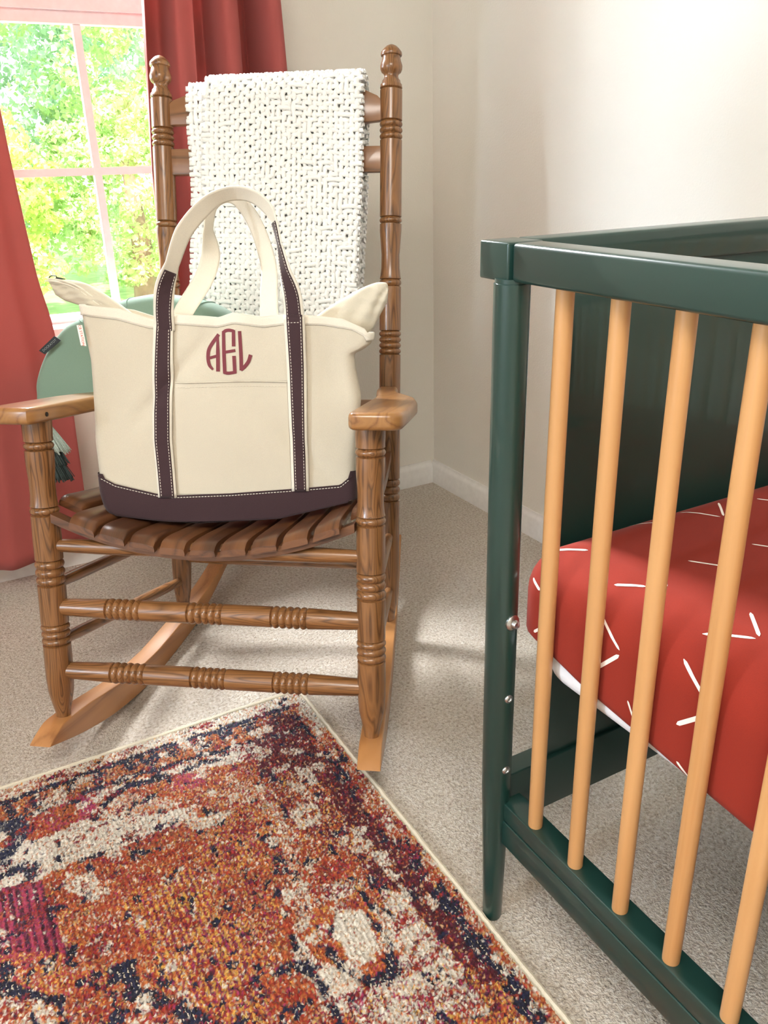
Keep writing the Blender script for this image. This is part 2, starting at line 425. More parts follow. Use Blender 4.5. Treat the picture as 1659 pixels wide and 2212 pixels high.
# back window : lower sash with one upright and one cross muntin, upper sash above
win = struct('window_1', MB()
    .box((WX0 - .06, YB - .018, WZ0 - .075), (WX1 + .06, YB - .001, WZ0 - .012))
    .box((WX0 - .075, YB - .05, WZ0 - .014), (WX1 + .075, YB + .05, WZ0 + .004))
    .box((WX0 - .06, YB - .018, WZ0 + .004), (WX0 + .004, YB - .001, WZ1 + .06))
    .box((WX1 - .004, YB - .018, WZ0 + .004), (WX1 + .06, YB - .001, WZ1 + .06))
    .box((WX0 + .004, YB - .018, WZ1 - .004), (WX1 - .004, YB - .001, WZ1 + .06))
    .box((WX0 - .0, YB + .0, WZ0 + .004), (WX0 + .02, YB + .12, WZ1))
    .box((WX1 - .02, YB + .0, WZ0 + .004), (WX1, YB + .12, WZ1)), M['trim'], label='white double-hung window behind the rocking chair')
def wpart(name, mb, mat):
    return obj(name, mb, mat, win)
wpart('window_frame', MB()
    .box((WX0 + .02, YB + .03, WZ0 + .004), (WX1 - .02, YB + .06, .658))          # bottom rail
    .box((WX0 + .02, YB + .03, 1.300), (WX1 - .02, YB + .06, 1.326))              # top rail of lower sash
    .box((WX0 + .02, YB + .02, 1.326), (WX1 - .02, YB + .09, 1.372))              # meeting rail
    .box((WX0 + .02, YB + .03, .658), (WX0 + .055, YB + .06, 1.300))
    .box((WX1 - .055, YB + .03, .658), (WX1 - .02, YB + .06, 1.300))
    .box((WX0 + .02, YB + .065, 1.372), (WX0 + .055, YB + .09, WZ1))
    .box((WX1 - .055, YB + .065, 1.372), (WX1 - .02, YB + .09, WZ1))
    .box((WX0 + .055, YB + .065, WZ1 - .04), (WX1 - .055, YB + .09, WZ1)), M['vinyl'])
mu = wpart('muntin', MB()
    .box((.4565, YB + .036, .658), (.4745, YB + .054, 1.300))
    .box((WX0 + .055, YB + .038, .9795), (.4565, YB + .052, .9975))
    .box((.4745, YB + .038, .9795), (WX1 - .055, YB + .052, .9975))
    .box((.4565, YB + .07, 1.372), (.4745, YB + .085, WZ1 - .04))
    .box((.150, YB + .036, .658), (.168, YB + .054, 1.300))
    .box((.150, YB + .07, 1.372), (.168, YB + .085, WZ1 - .04)), M['vinyl'])
wpart('pane', MB().box((WX0 + .05, YB + .044, .655), (WX1 - .05, YB + .046, 1.303)).box((WX0 + .05, YB + .076, 1.37), (WX1 - .05, YB + .078, WZ1 - .035)), M['glass'])
w2 = struct('window_2', MB()
    .box((XL - .001, LY0 - .06, LZ0 - .06), (XL + .018, LY1 + .06, LZ0))
    .box((XL - .001, LY0 - .06, LZ1), (XL + .018, LY1 + .06, LZ1 + .06))
    .box((XL - .001, LY0 - .06, LZ0), (XL + .018, LY0, LZ1))
    .box((XL - .001, LY1, LZ0), (XL + .018, LY1 + .06, LZ1)), M['trim'], label='large white window in the left wall')

# ------------------------------------------------------------------ garden
gb = MB(); gb.box((-25, 3.0, -.75), (35, 60, -.6))
o = struct('trim_1', gb, M['lawn'], label='sunlit lawn outside the window'); o.name = 'garden_lawn'
def tree(label, base, height, rad, zc, mat, n, seed, leaf=.075, shape=1.0):
    r_ = np.random.default_rng(seed)
    t = thing('leafy_tree', label, 'tree', base, 'trees in the garden beyond the window')
    tb = MB(); tb.tube([(base[0], base[1], base[2]), (base[0] + .03, base[1], base[2] + height * .3), (base[0] - .02, base[1] + .05, base[2] + height * .75)], [.16, .12, .05], 10)
    obj('trunk', tb, M['bark'], t)
    # crown : leaf clusters on a lumpy shell
    K = 170
    ph = r_.uniform(0, 2 * math.pi, K); ct = r_.uniform(-1, 1, K); st = np.sqrt(1 - ct**2); rr = r_.uniform(.45, 1.0, K) ** .5
    cc = np.stack([np.cos(ph) * st * rad * rr, np.sin(ph) * st * rad * rr, ct * zc * rr], 1) + A3(base[0], base[1], base[2] + height - zc)
    cr = r_.uniform(.16, .34, K) * rad * .62
    k = r_.integers(0, K, n)
    d = r_.normal(size=(n, 3)); d /= np.linalg.norm(d, axis=1)[:, None]
    c0 = cc[k] + d * (cr[k] * r_.uniform(.6, 1.05, n) ** .6)[:, None] * A3(1, 1, .75)
    nrm = d * .8 + r_.normal(size=(n, 3)) * .55 + A3(0, 0, .35); nrm /= np.linalg.norm(nrm, axis=1)[:, None]
    a = np.cross(nrm, r_.normal(size=(n, 3))); a /= np.linalg.norm(a, axis=1)[:, None]; b = np.cross(nrm, a)
    s = (leaf * r_.uniform(.6, 1.25, n))[:, None]
    Q = np.stack([c0 - a * s * .5, c0 + b * s * .32 - nrm * s * .05, c0 + a * s * .5, c0 - b * s * .32 - nrm * s * .05], 1)
    mb = MB(); mb.add(Q.reshape(-1, 3), [(4 * i, 4 * i + 1, 4 * i + 2, 4 * i + 3) for i in range(n)])
    obj('crown', mb, mat, t, smooth=0, fix=False)
tree('tall mid green tree filling the upper left window panes', (.9, 13.0, -.6), 7.2, 2.0, 3.3, M['leaf1'], 26000, 1, .10)
tree('light green tree seen through the right window panes', (3.5, 12.2, -.6), 6.6, 2.0, 3.1, M['leaf3'], 26000, 2, .09)
tree('small yellow green tree low in front of the others', (.75, 9.6, -.6), 2.30, .8, 1.05, M['leaf2'], 16000, 3, .07)
tree('light green bushy tree filling the lower window panes', (2.45, 10.2, -.6), 2.3, 1.05, 1.0, M['leaf3'], 16000, 4, .07)
tree('dense dark green tree at the back of the garden', (6.6, 17.5, -.6), 9.5, 3.6, 4.4, M['leaf1'], 26000, 5, .15)
tree('broad green tree far behind the tall tree', (-.6, 18.4, -.6), 10.0, 3.4, 4.8, M['leaf1'], 24000, 6, .15)

# ------------------------------------------------------------------ curtains
rod = MB().tube([(-.25, 2.12, 2.14), (1.2, 2.12, 2.14)], .011, 14)
for x in (-.15, 1.12): rod.box((x - .01, 2.12, 2.125), (x + .01, 2.2195, 2.155))
rod.lathe((-.25, 2.12, 2.14), (-.3, 2.12, 2.14), [(0, .011), (.01, .02), (.03, .02), (.04, 0)]); rod.lathe((1.2, 2.12, 2.14), (1.25, 2.12, 2.14), [(0, .011), (.01, .02), (.03, .02), (.04, 0)])
tag(obj('curtain_rod', rod, M['gunmetal'], origin=(.45, 2.12, 2.14)), 'dark metal rod carrying both red curtains above window', 'curtain rod')
def curtain(name, label, xl, xr, zb, folds, phase, amp, y0=2.10, zt=2.135, hem=None):
    nu, nv = 150, 70
    mb = MB(); P = np.zeros((nv, nu, 3)); G = np.zeros((nv, nu, 3))
    u = np.linspace(0, 1, nu)
    for j in range(nv):
        t = j / (nv - 1)
        z = zt + (zb - zt) * t
        L = interp(xl, z); Rr = interp(xr, z)
        w = folds(u, t)
        P[j, :, 0] = L + (Rr - L) * u + .006 * np.sin(u * 40 + t * 6)
        P[j, :, 1] = y0 - amp * w * (.55 + .45 * t) 
        P[j, :, 2] = z - (hem(u) if hem else 0) * t
        G[j, :, 0] = u * .9; G[j, :, 2] = z
    mb.grid(P, g=G)
    o = obj(name, mb, M['curtain'], smooth=180, fix=False, origin=(float(interp(xl, 1.0)), y0, zt))
    sol = o.modifiers.new('cloth', 'SOLIDIFY'); sol.thickness = .0016
    return tag(o, label, 'curtain', None)
def fL(u, t): return np.sin(u * 17 + .6 + .5 * np.sin(t * 3)) * .8 + .35 * np.sin(u * 41 + 1 + t * 2) + .1 * np.sin(u * 9 + t * 9)
def fR(u, t):
    x = u * 6.5
    return 1.3 * np.tanh(2.5 * np.sin(x * math.pi * .95 + 2.6)) * (.35 + .65 * u**.3) + .2 * np.sin(u * 37)
curtain('red_curtain', 'long terracotta curtain hanging left of the window behind the arm rest',
        [(0, -.42), (2.2, -.30)], [(0, .268), (.12, .277), (.34, .284), (.42, .288), (.645, .277), (.73, .266), (.85, .262), (1.0, .259), (1.14, .258), (2.2, .24)], .055, fL, 0, .022, hem=lambda u: -.048 * u**2)
curtain('red_curtain', 'folded terracotta curtain hanging right of the window behind the blanket',
        [(0, .50), (.70, .541), (.87, .549), (.99, .551), (1.2, .566), (1.33, .575), (2.2, .62)], [(0, 1.0), (.8, .93), (1.19, .908), (1.35, .90), (2.2, .84)], .05, fR, 1, .060)

# ------------------------------------------------------------------ rocking chair frame of reference
LAT = A3(0.79644571, -0.60471003, 0); DD = A3(0.59488867, 0.78351029, -0.1794968); UU = A3(0.10854351, 0.14295945, 0.98375856)
OO = A3(0.28891681, 1.13898037, 0.14096327)
KS = 1.0466; O2 = A3(.30238, 1.19206, .10094)
XF[0] = lambda v: O2 + (np.asarray(v, float) - OO) * KS
def C3(v):
    v = np.atleast_2d(v); return OO + v[:, 0:1] * LAT + v[:, 1:2] * DD + v[:, 2:3] * UU
def c3(l, d, u): return C3([l, d, u])[0]
WF, WB, DB, ZB = .2645, .2293, .4602, .0374
AX = DD * math.sin(.0328) + UU * math.cos(.0328); NF = -(DD * math.cos(.0328) - UU * math.sin(.0328))
def bp(l, a, n=0): return OO + DD * DB + UU * ZB + l * LAT + a * AX + n * NF
chair = thing('rocking_chair', 'golden brown wooden rocking chair with turned posts by the window', 'rocking chair', tuple(c3(0, .28, -.08)))
def beads(c0, c1, n, r, dip=.0035, full=.0008):
    out = []; w = (c1 - c0) / n
    out.append((c0 - .0015, r)); out.append((c0, r - dip))
    for i in range(n):
        a = c0 + w * i
        for k in range(1, 6): out.append((a + w * k / 6, r - dip + (dip + full) * math.sin(k / 6 * math.pi) ** .7))
        out.append((a + w, r - dip))
    out.append((c1 + .0015, r)); return out
def front_leg(s):
    R = .0222; p = []
    p += [(-.006, .0112), (0, .0115), (.012, .0125), (.03, .0165), (.05, .0205), (.075, R), (.1, R + .0003)]
    p += [(.128, R)] + beads(.1335, .1691, 3, R) + [(.18, R)] + [(.23, R)] + beads(.2368, .2779, 3, R) + [(.285, R), (.31, R + .0002), (.34, R)]
    p += beads(.3535, .366, 1, R) + [(.372, R - .0012), (.385, R - .0022), (.41, R - .002), (.43, R - .0005), (.445, R)]
    p += beads(.4583, .4701, 1, R) + [(.478, R), (.49, R + .0006), (.508, R + .0008)]
    mb = MB().lathe(c3(s * WF, 0, 0), c3(s * WF, 0, .5), p)
    return obj('front_leg', mb, M['oak'], chair)
def back_post(s):
    R = .0212; p = []
    p += [(-.035, .0115), (-.01, .012), (.01, .0135), (.04, .018), (.08, R - .001), (.11, R)]
    p += beads(.255, .30, 3, R) + [(.32, R)] + beads(.5535, .5989, 4, R) + [(.62, R)]
    p += beads(.6859, .6984, 1, R) + [(.705, R - .0012), (.72, R - .003), (.745, R - .0035), (.77, R - .0015), (.79, R)]
    p += beads(.8045, .8155, 1, R) + [(.83, R), (.92, R)] + beads(.9581, .9913, 3, R) + [(1.0, R), (1.03, R)]
    p += [(1.046, R), (1.048, R - .003), (1.05, R), (1.056, R - .0008), (1.058, R - .003), (1.063, R - .004), (1.066, .0145), (1.071, .013), (1.075, .0145),
          (1.078, .0185), (1.083, R - .0005), (1.089, R), (1.097, .0185), (1.104, .0170), (1.1055, .0168), (1.1065, .0195), (1.109, .0203), (1.113, .0195), (1.118, .0155), (1.123, .010), (1.126, .004), (1.127, 0)]
    mb = MB().lathe(bp(s * WB, 0), bp(s * WB, 1), p)
    return obj('back_post', mb, M['oak'], chair)
for s in (-1, 1): front_leg(s); back_post(s)
KC = .083
def rocker(s):
    low = catmull([(-.0690, -.0185), (-.01, -.0325), (.0418, -.0425), (.1308, -.0530), (.2451, -.0517), (.344, -.0352), (.475, -.0045), (.563, .0325), (.661, .0840), (.745, .133)], 6)
    top = catmull([(.752, .147), (.70, .1220), (.6125, .0833), (.544, .0590), (.451, .0330), (.37, .0165), (.2946, .0030), (.22, -.0030), (.1635, -.0040), (.1, .0003), (.05, .0040), (0, .0048)], 6)
    front = [(-.016, .0046), (-.028, .0035), (-.040, -.0010), (-.052, -.0072), (-.063, -.0132)]
    poly = [tuple(q) for q in low] + [tuple(q) for q in top[:-1]] + front
    w = .0185
    def T(v): # x=d, y=u, z=l
        return C3(np.stack([s * (WF - KC * v[:, 0]) + v[:, 2], v[:, 0], v[:, 1]], 1))
    mb = MB().prism(poly, -w, w, T, bev=.0022, g=(1, 2, 0))
    return obj('rocker', mb, M['maple'], chair)
for s in (-1, 1): rocker(s)
# front stretchers
def stretcher(name, A, B, r, bead=None, taper=.75, mat='oak'):
    A = np.array(A); B = np.array(B); L = np.linalg.norm(B - A)
    p = [(0, r * taper), (L * .06, r * .86), (L * .16, r * .97)]
    if bead:
        for c in bead: p += [(L * c - .032, r * 1.0)] + beads(L * c - .028, L * c + .028, 5, r * 1.0, .003, .001) + [(L * c + .032, r)]
    else: p += [(L * .5, r)]
    p += [(L * .84, r * .97), (L * .94, r * .86), (L, r * taper)]
    return obj(name, MB().lathe(A, B, p, 20), M[mat], chair)
stretcher('stretcher', c3(-WF, 0, .0865), c3(WF, 0, .0865), .0168, (.235, .495, .755))
stretcher('stretcher', c3(-WF, 0, .1975), c3(WF, 0, .1975), .0168, (.235, .495, .755))
stretcher('stretcher', c3(-WF, 0, .302), c3(WF, 0, .302), .0125)
for s in (-1, 1):
    stretcher('stretcher', c3(s * WF, .0, .2335), c3(s * WB, DB, .218), .0105, taper=.8)
    stretcher('stretcher', c3(s * WF, .0, .1345), c3(s * WB, DB, .101), .0105, taper=.8)
stretcher('stretcher', bp(-WB, .115), bp(WB, .115), .0115)
# arms
arm_poly = [(.247, -.056), (.300, -.056), (.312, -.050), (.319, -.038), (.3195, .04), (.319, .15), (.308, .215), (.288, .265), (.270, .31), (.259, .36), (.254, .41), (.249, .445),
            (.212, .445), (.214, .40), (.222, .34), (.234, .27), (.2385, .20), (.2385, .05), (.2385, -.035), (.241, -.050)]
def arm(s):
    P = arm_poly if s > 0 else [(-a, b) for a, b in arm_poly][::-1]
    def T(v): return C3(np.stack([v[:, 0], v[:, 1], v[:, 2]], 1))
    return obj('armrest', MB().prism(P, .5025, .5285, T, bev=.008, g=(0, 2, 1), k=5), M['armwood'], chair)
armL = arm(-1); armR = arm(1)
# small peg hole in the inner edge of the left arm
ph = MB().lathe(c3(-.2375, -.014, .515), c3(-.3, -.014, .515), [(-.0004, 0), (-.0004, .0035), (.001, .0035)], 14)
obj('peg_hole', ph, M['blackhole'], armL)
# seat : front-to-back slats on scooped rails
def seat_u(l, d):
    l = np.asarray(l, float); d = np.asarray(d, float)
    base = .3215 + .9 * l**2
    prof = np.interp(d, [-.035, -.03, -.02, -.008, .004, .05, .12, .25, .36, .46], [-.003, -.0015, .0005, .001, .0015, -.001, -.006, -.012, -.006, .014])
    return base + prof
SL = .0486
for i in range(11):
    c = (i - 5) * SL * 1.0 + .008
    hw = .0203
    d0 = -.034 if 0 < i < 10 else (.026 if i == 0 else .026)
    if i in (0, 10): c = c
    dd = np.concatenate([np.linspace(d0, d0 + .03, 6), np.linspace(d0 + .045, .452, 16)])
    mb = MB(); rows = []; G = []
    lat = [(-hw, -.0175), (-hw, -.006), (-hw + .0012, -.0016), (-hw + .004, 0), (0, .0006), (hw - .004, 0), (hw - .0012, -.0016), (hw, -.006), (hw, -.0175)]
    for k, d in enumerate(dd):
        e = 0 if k > 3 else (.007, .003, .001, .0003)[k]
        su = float(seat_u(c, d if d0 < 0 else max(d, d0)))
        slope = 1.8 * c
        rows.append([(c + a, d, su + slope * a + h - (e if h > -.01 else 0)) for a, h in lat]); G.append([(a, h, d) for a, h in lat])
    R_ = np.array(rows)
    R_[..., 0] *= 1 - .29 * np.maximum(R_[..., 1], 0)
    mb.grid(C3(R_.reshape(-1, 3)).reshape(len(dd), len(lat), 3), closed_v=True, g=np.array(G))
    n = len(lat); mb.f += [tuple(range(n)), tuple(range(len(dd) * n - 1, (len(dd) - 1) * n - 1, -1))]; mb.mi += [0, 0]
    obj('seat_slat', mb, M['oakseat'], chair)
for d_, nm in ((-.022, 'seat_rail'), (.22, 'seat_rail'), (.42, 'seat_rail')):
    mb = MB(); ls = np.linspace(-.243, .243, 25) * (1 - .29 * max(d_, 0)); rows = []
    for l in ls:
        t = float(seat_u(l, max(d_, 0))) - .0172; b_ = t - .014
        rows.append([(l, d_, b_), (l, d_ + .022, b_), (l, d_ + .022, t), (l, d_, t)])
    mb.grid(C3(np.array(rows).reshape(-1, 3)).reshape(25, 4, 3), closed_v=True, g=np.array(rows)[..., [1, 2, 0]])
    mb.f += [(0, 1, 2, 3), tuple(range(99, 95, -1))]; mb.mi += [0, 0]
    obj(nm, mb, M['oakseat'], chair)
# crest rail, second rail, low rail and the upright slats between
def brail(name, prof_top, prof_bot, th, mat):
    ls = np.linspace(-.214, .214, 41)
    top = [(l, interp(prof_top, l)) for l in ls]; bot = [(l, interp(prof_bot, l)) for l in ls]
    poly = bot + top[::-1]
    def T(v): return OO + DD * DB + UU * ZB + v[:, 0:1] * LAT + v[:, 1:2] * AX + (v[:, 2:3] - .0 ) * NF
    return obj(name, MB().prism(poly, -th / 2, th / 2, T, bev=.002, g=(1, 2, 0), k=2), M[mat], chair)
brail('crest_rail', [(-.22, 1.028), (-.205, 1.0415), (-.165, 1.054), (0, 1.055), (.165, 1.054), (.205, 1.036), (.22, 1.02)], [(-.22, .9965), (0, .9965), (.17, .9885), (.22, .993)], .016, 'oakdark')
brail('back_rail', [(-.22, .9525), (.22, .9465)], [(-.22, .9035), (.22, .8995)], .016, 'oakdark')
brail('back_rail', [(-.22, .462), (.22, .462)], [(-.22, .425), (.22, .425)], .018, 'oakdark')
for k in range(5):
    l = -.135 + k * .0675
    mb = MB(); 
    def T(v): return OO + DD * DB + UU * ZB + v[:, 0:1] * LAT + v[:, 1:2] * AX + v[:, 2:3] * NF
    mb.prism([(l - .02, .46), (l + .02, .46), (l + .02, .905), (l - .02, .905)], -.005, .005, T, bev=.002, g=(0, 2, 1), k=2)
    obj('back_slat', mb, M['oakdark'], chair)

# ------------------------------------------------------------------ woven blanket over the crest rail
bl = MB()
def weave(l0t, l1t, path, pitch, r, amp, nwarp, seed, noff):
    """path: list (a, n) drape line; yarns along it (warp) and across it (weft)"""
    r_ = np.random.default_rng(seed)
    P = np.array(path, float); L = np.concatenate([[0], np.cumsum(np.linalg.norm(np.diff(P, axis=0), axis=1))])
    nrow = int(L[-1] / pitch)
    tan = np.gradient(P, axis=0); tan /= np.linalg.norm(tan, axis=1)[:, None]; nor = np.stack([-tan[:, 1], tan[:, 0]], 1)
    def at(s): return np.stack([np.interp(s, L, P[:, 0]), np.interp(s, L, P[:, 1]), np.interp(s, L, nor[:, 0]), np.interp(s, L, nor[:, 1])], -1)
    jx = r_.normal(0, .0013, (nwarp, nrow + 1)); js = r_.normal(0, .0014, (nwarp + 1, nrow + 1))
    for arr in (jx, js):
        arr[:] = arr * .7 + .3 * np.roll(arr, 1, 0)
    par = (np.add.outer(np.arange(nwarp + 1), np.arange(nrow + 1)) % 2) * 2 - 1
    flip = r_.random(par.shape) < .035; par = np.where(flip, -par, par)
    def lat_at(frac, a):
        lo = np.interp(a, [q[1] for q in l0t], [q[0] for q in l0t]); hi = np.interp(a, [q[1] for q in l1t], [q[0] for q in l1t]); return lo + (hi - lo) * frac
    bow = .004
    for i in range(nwarp):
        s = np.arange(0, nrow * 3) * pitch / 3.0
        q = at(s); k = np.arange(nrow * 3) / 3.0; ki = np.minimum(k.astype(int), nrow - 1)
        ph = np.cos((k - ki) * math.pi * 1.0)
        h0 = par[i, ki] * 1.0; h1 = par[i, ki + 1] * 1.0; f = k - ki; h = (h0 * (1 - f) + h1 * f)
        h = np.sign(h) * np.abs(h) ** .85
        l = lat_at((i + .5) / nwarp, q[:, 0]) + jx[i, ki] * (1 - f) + jx[i, ki + 1] * f + bow * np.sin(s * 6 + i * .05) * .5
        a = q[:, 0] + q[:, 2] * h * amp; n = q[:, 1] + q[:, 3] * h * amp
        X = OO + DD * DB + UU * ZB + l[:, None] * LAT + a[:, None] * AX + n[:, None] * NF
        bl.tube(X, r * (1 + .12 * np.sin(s * 300 + i)), 6, cap=True)
    for j in range(nrow):
        s0 = (j + .5) * pitch
        fr = np.arange(nwarp * 3 + 1) / 3.0; fi = np.minimum(fr.astype(int), nwarp - 1); f = fr - fi
        h = -(par[fi, j] * (1 - f) + par[np.minimum(fi + 1, nwarp), j] * f)
        h = np.sign(h) * np.abs(h) ** .85
        s = s0 + js[fi, j] * (1 - f) + js[np.minimum(fi + 1, nwarp), j] * f + .003 * np.sin(fr * .25 + j * .1)
        q = at(np.clip(s, 0, L[-1]))
        edge = r_.normal(0, .0008, 2)
        frac = np.clip(fr / nwarp, 0, 1)
        l = lat_at(frac, q[:, 0]); l[0] -= .003 + abs(edge[0]); l[-1] += .003 + abs(edge[1])
        a = q[:, 0] + q[:, 2] * h * amp; n = q[:, 1] + q[:, 3] * h * amp
        X = OO + DD * DB + UU * ZB + l[:, None] * LAT + a[:, None] * AX + n[:, None] * NF
        bl.tube(X, r * .95, 6, cap=True)
def drape(top, nf, nb, bot_f, bot_b, k=10):
    P = [(a, nf) for a in np.linspace(bot_f, top - (nf - nb) / 2, 40)]
    c = (nf + nb) / 2; R_ = (nf - nb) / 2
    for t in np.linspace(0, math.pi, k)[1:-1]: P.append((top - R_ + R_ * math.sin(t), c + R_ * math.cos(t)))
    P += [(a, nb) for a in np.linspace(top - R_, bot_b, 30)]
    return P
lf = [(-.174, .55), (-.1745, .669), (-.171, .73), (-.163, .84), (-.163, .902), (-.1665, .99), (-.1665, 1.07)]
rt = [(.159, .55), (.1640, .667), (.170, .78), (.1745, .877), (.1765, 1.0), (.177, 1.081)]
weave(lf, rt, drape(1.068, .022, -.024, .56, .62), .0099, .0047, .0036, 34, 1, 0)
lf2 = [(-.143, .55), (-.139, .70), (-.135, .9), (-.130, 1.0), (-.126, 1.085)]
weave(lf2, rt, drape(1.079, .036, -.038, .56, .66), .0099, .0047, .0036, 30, 2, 0)
tag(obj('woven_blanket', bl, M['blanket'], smooth=180, fix=False, origin=tuple(bp(0, 1.08))), 'chunky white woven blanket folded over the rocking chair back', 'blanket')

# ------------------------------------------------------------------ tote bag
ab = .17
LB = LAT * math.cos(ab) + DD * math.sin(ab); NB = DD * math.cos(ab) - LAT * math.sin(ab); OB = OO + DD * .07
def BG(s, t, n=0.0):
    s = np.asarray(s, float); t = np.asarray(t, float); n = np.broadcast_to(np.asarray(n, float), s.shape)
    return OB + s[..., None] * LB + t[..., None] * UU + n[..., None] * NB
tB = [(-.20, .350), (-.175, .346), (-.10, .336), (-.03, .331), (.10, .338), (.22, .366), (.26, .376)]
tT = [(-.202, .679), (-.14, .673), (-.088, .657), (-.052, .664), (-.02, .662), (.013, .659), (.038, .667), (.077, .66), (.117, .664), (.164, .662), (.208, .657), (.255, .636)]
hemb = [(-.202, .664), (-.142, .657), (-.089, .643), (-.052, .65), (.012, .645), (.038, .651), (.084, .645), (.124, .65), (.178, .648), (.222, .641), (.255, .624)]
brn = [(-.21, .419), (-.197, .415), (-.164, .397), (-.097, .381), (-.071, .378), (.023, .381), (.129, .388), (.201, .393), (.227, .415), (.25, .43)]
eL = [(-.173, .337), (-.186, .36), (-.191, .38), (-.196, .462), (-.195, .521), (-.193, .594), (-.198, .636), (-.202, .68)]
eR = [(.222, .337), (.226, .37), (.227, .429), (.232, .482), (.236, .534), (.227, .578), (.225, .600), (.240, .612), (.252, .626), (.256, .64), (.256, .68)]
bag = thing('tote_bag', 'cream canvas tote bag with brown base and straps on chair seat', 'tote bag', tuple(BG(0., .335, .06)))
def nfront(s, t):
    # depth of the front panel behind the reference plane (negative = towards viewer)
    s = np.asarray(s, float); t = np.asarray(t, float)
    v = np.clip((t - .34) / .33, 0, 1)
    bulge = -.010 * np.sin(np.clip((s + .2) / .45, 0, 1) * math.pi) * np.sin(v * math.pi) 
    w = .0050 * np.sin(s * 23 + t * 9 + .5) * np.sin(t * 13 + 1.0) * v + .0022 * np.sin(s * 37 - t * 22 + 1.2) * np.sin(t * 19 + s * 8) * v * np.where(np.abs(s - .03) > .09, 1.0, .35)
    dent = .009 * np.exp(-(((s - .19) / .035)**2 + ((t - .575) / .05)**2)) + .006 * np.exp(-(((s + .17) / .03)**2 + ((t - .5) / .08)**2)) \
        + .006 * np.exp(-(((s + .12 - (t - .5) * .9) / .015)**2)) * np.exp(-((t - .56) / .07)**2) + .005 * np.exp(-(((s - .17 + (t - .42) * .8) / .02)**2)) * np.exp(-((t - .45) / .05)**2)
    lip = .0022 * np.sin(s * 75 + .7) * np.clip((t - .6) / .06, 0, 1)
    base = .003 * np.clip((.42 - t) / .05, 0, 1)
    return bulge + w + dent + lip - base + .0
def edgeR(t): return interp(eR, t, 1, 0)
def edgeL(t): return interp(eL, t, 1, 0)
def ring(t_of, off, depth, rc=.016, nf=70, nc=6, nsd=10, backdrop=0.0):
    """closed outline at a relative height; t_of(s) gives height; off = outward offset"""
    tm = t_of(0.0); L = edgeL(t_of(-.19)) - off; R_ = edgeR(t_of(.235)) + off
    pts = []
    for s in np.linspace(L + rc, R_ - rc, nf): pts.append((s, t_of(s), float(nfront(s, t_of(s))) - off))
    nR = float(nfront(R_ - rc, t_of(R_))) - off; nL = float(nfront(L + rc, t_of(L))) - off
    for k in range(1, nc): a = k / nc * math.pi / 2; pts.append((R_ - rc + rc * math.sin(a), t_of(R_), nR + rc * (1 - math.cos(a))))
    dR = nR + rc; bk = depth + off
    pin = .022 * math.sin(math.pi * np.clip((tm - .36) / .30, 0, 1))
    for k in range(nsd): f = k / (nsd - 1); pts.append((R_ - pin * math.sin(f * math.pi), t_of(R_), dR + (bk - rc - dR) * f))
    for k in range(1, nc): a = k / nc * math.pi / 2; pts.append((R_ - rc + rc * math.cos(a), t_of(R_), bk - rc + rc * math.sin(a)))
    for s in np.linspace(R_ - rc, L + rc, nf // 2): pts.append((s, t_of(s), bk))
    for k in range(1, nc): a = k / nc * math.pi / 2; pts.append((L + rc - rc * math.sin(a), t_of(L), bk - rc + rc * math.cos(a)))
    dL = nL + rc
    for k in range(nsd): f = k / (nsd - 1); pts.append((L + pin * .7 * math.sin(f * math.pi), t_of(L), bk - rc - (bk - rc - dL) * f))
    for k in range(1, nc): a = k / nc * math.pi / 2; pts.append((L + rc - rc * math.cos(a), t_of(L), nL + rc * math.cos(0) - rc * math.sin(a) * 1.0))
    return np.array(pts)
def bag_shell(v0, v1, nv, off, close_bottom=False, f0=None, f1=None):
    mb = MB(); rows = []
    for k in range(nv):
        v = k / (nv - 1)
        def tf(s, v=v):
            lo = interp(f0, s) if f0 else interp(tB, s) + (interp(tT, s) - interp(tB, s)) * v0
            hi = interp(f1, s) if f1 else interp(tB, s) + (interp(tT, s) - interp(tB, s)) * v1
            return float(lo + (hi - lo) * v)
        V = (tf(0.0) - .333) / .33
        rows.append(ring(tf, off, .125 - .045 * V))
    Rw = np.array(rows); P = BG(Rw[..., 0], Rw[..., 1], Rw[..., 2])
    mb.grid(P, closed_v=True, g=Rw)
    if close_bottom: mb.f.append(tuple(range(Rw.shape[1]))); mb.mi.append(0)
    return mb
body = obj('bag_body', bag_shell(0, 1, 46, 0, True), M['canvas'], bag, smooth=180)
body.modifiers.new('thick', 'SOLIDIFY').thickness = .0016
bs_ = obj('bag_base', bag_shell(0, 0, 12, .0022, True, f0=tB, f1=brn), M['brown'], bag, smooth=180)
hem = obj('bag_hem', bag_shell(0, 0, 5, .0020, False, f0=hemb, f1=[(a, b + .0012) for a, b in tT]), M['canvas2'], bag, smooth=60)
hm = hem.modifiers.new('thick', 'SOLIDIFY'); hm.thickness = .002
def patch(fl, fr, t0, t1, off, nt_=40, ns=8, th=.0012, ft0=None, ft1=None):
    """cloth strip on the front panel; fl, fr: tables (s,t) of left and right edge"""
    P = np.zeros((nt_, ns, 3)); G = np.zeros((nt_, ns, 3))
    for i in range(nt_):
        v = i / (nt_ - 1)
        for j in range(ns):
            w = j / (ns - 1)
            t = t0 + (t1 - t0) * v
            s = interp(fl, t, 1, 0) * (1 - w) + interp(fr, t, 1, 0) * w
            if ft0: t = interp(ft0, s) * (1 - v) + v * (interp(ft1, s) if ft1 else t1)
            P[i, j] = BG(s, t, float(nfront(s, t)) - off); G[i, j] = (s, t, 0)
    return P, G
def add_patch(mb, P, G, mi=0): mb.grid(P, g=G, mi=mi)
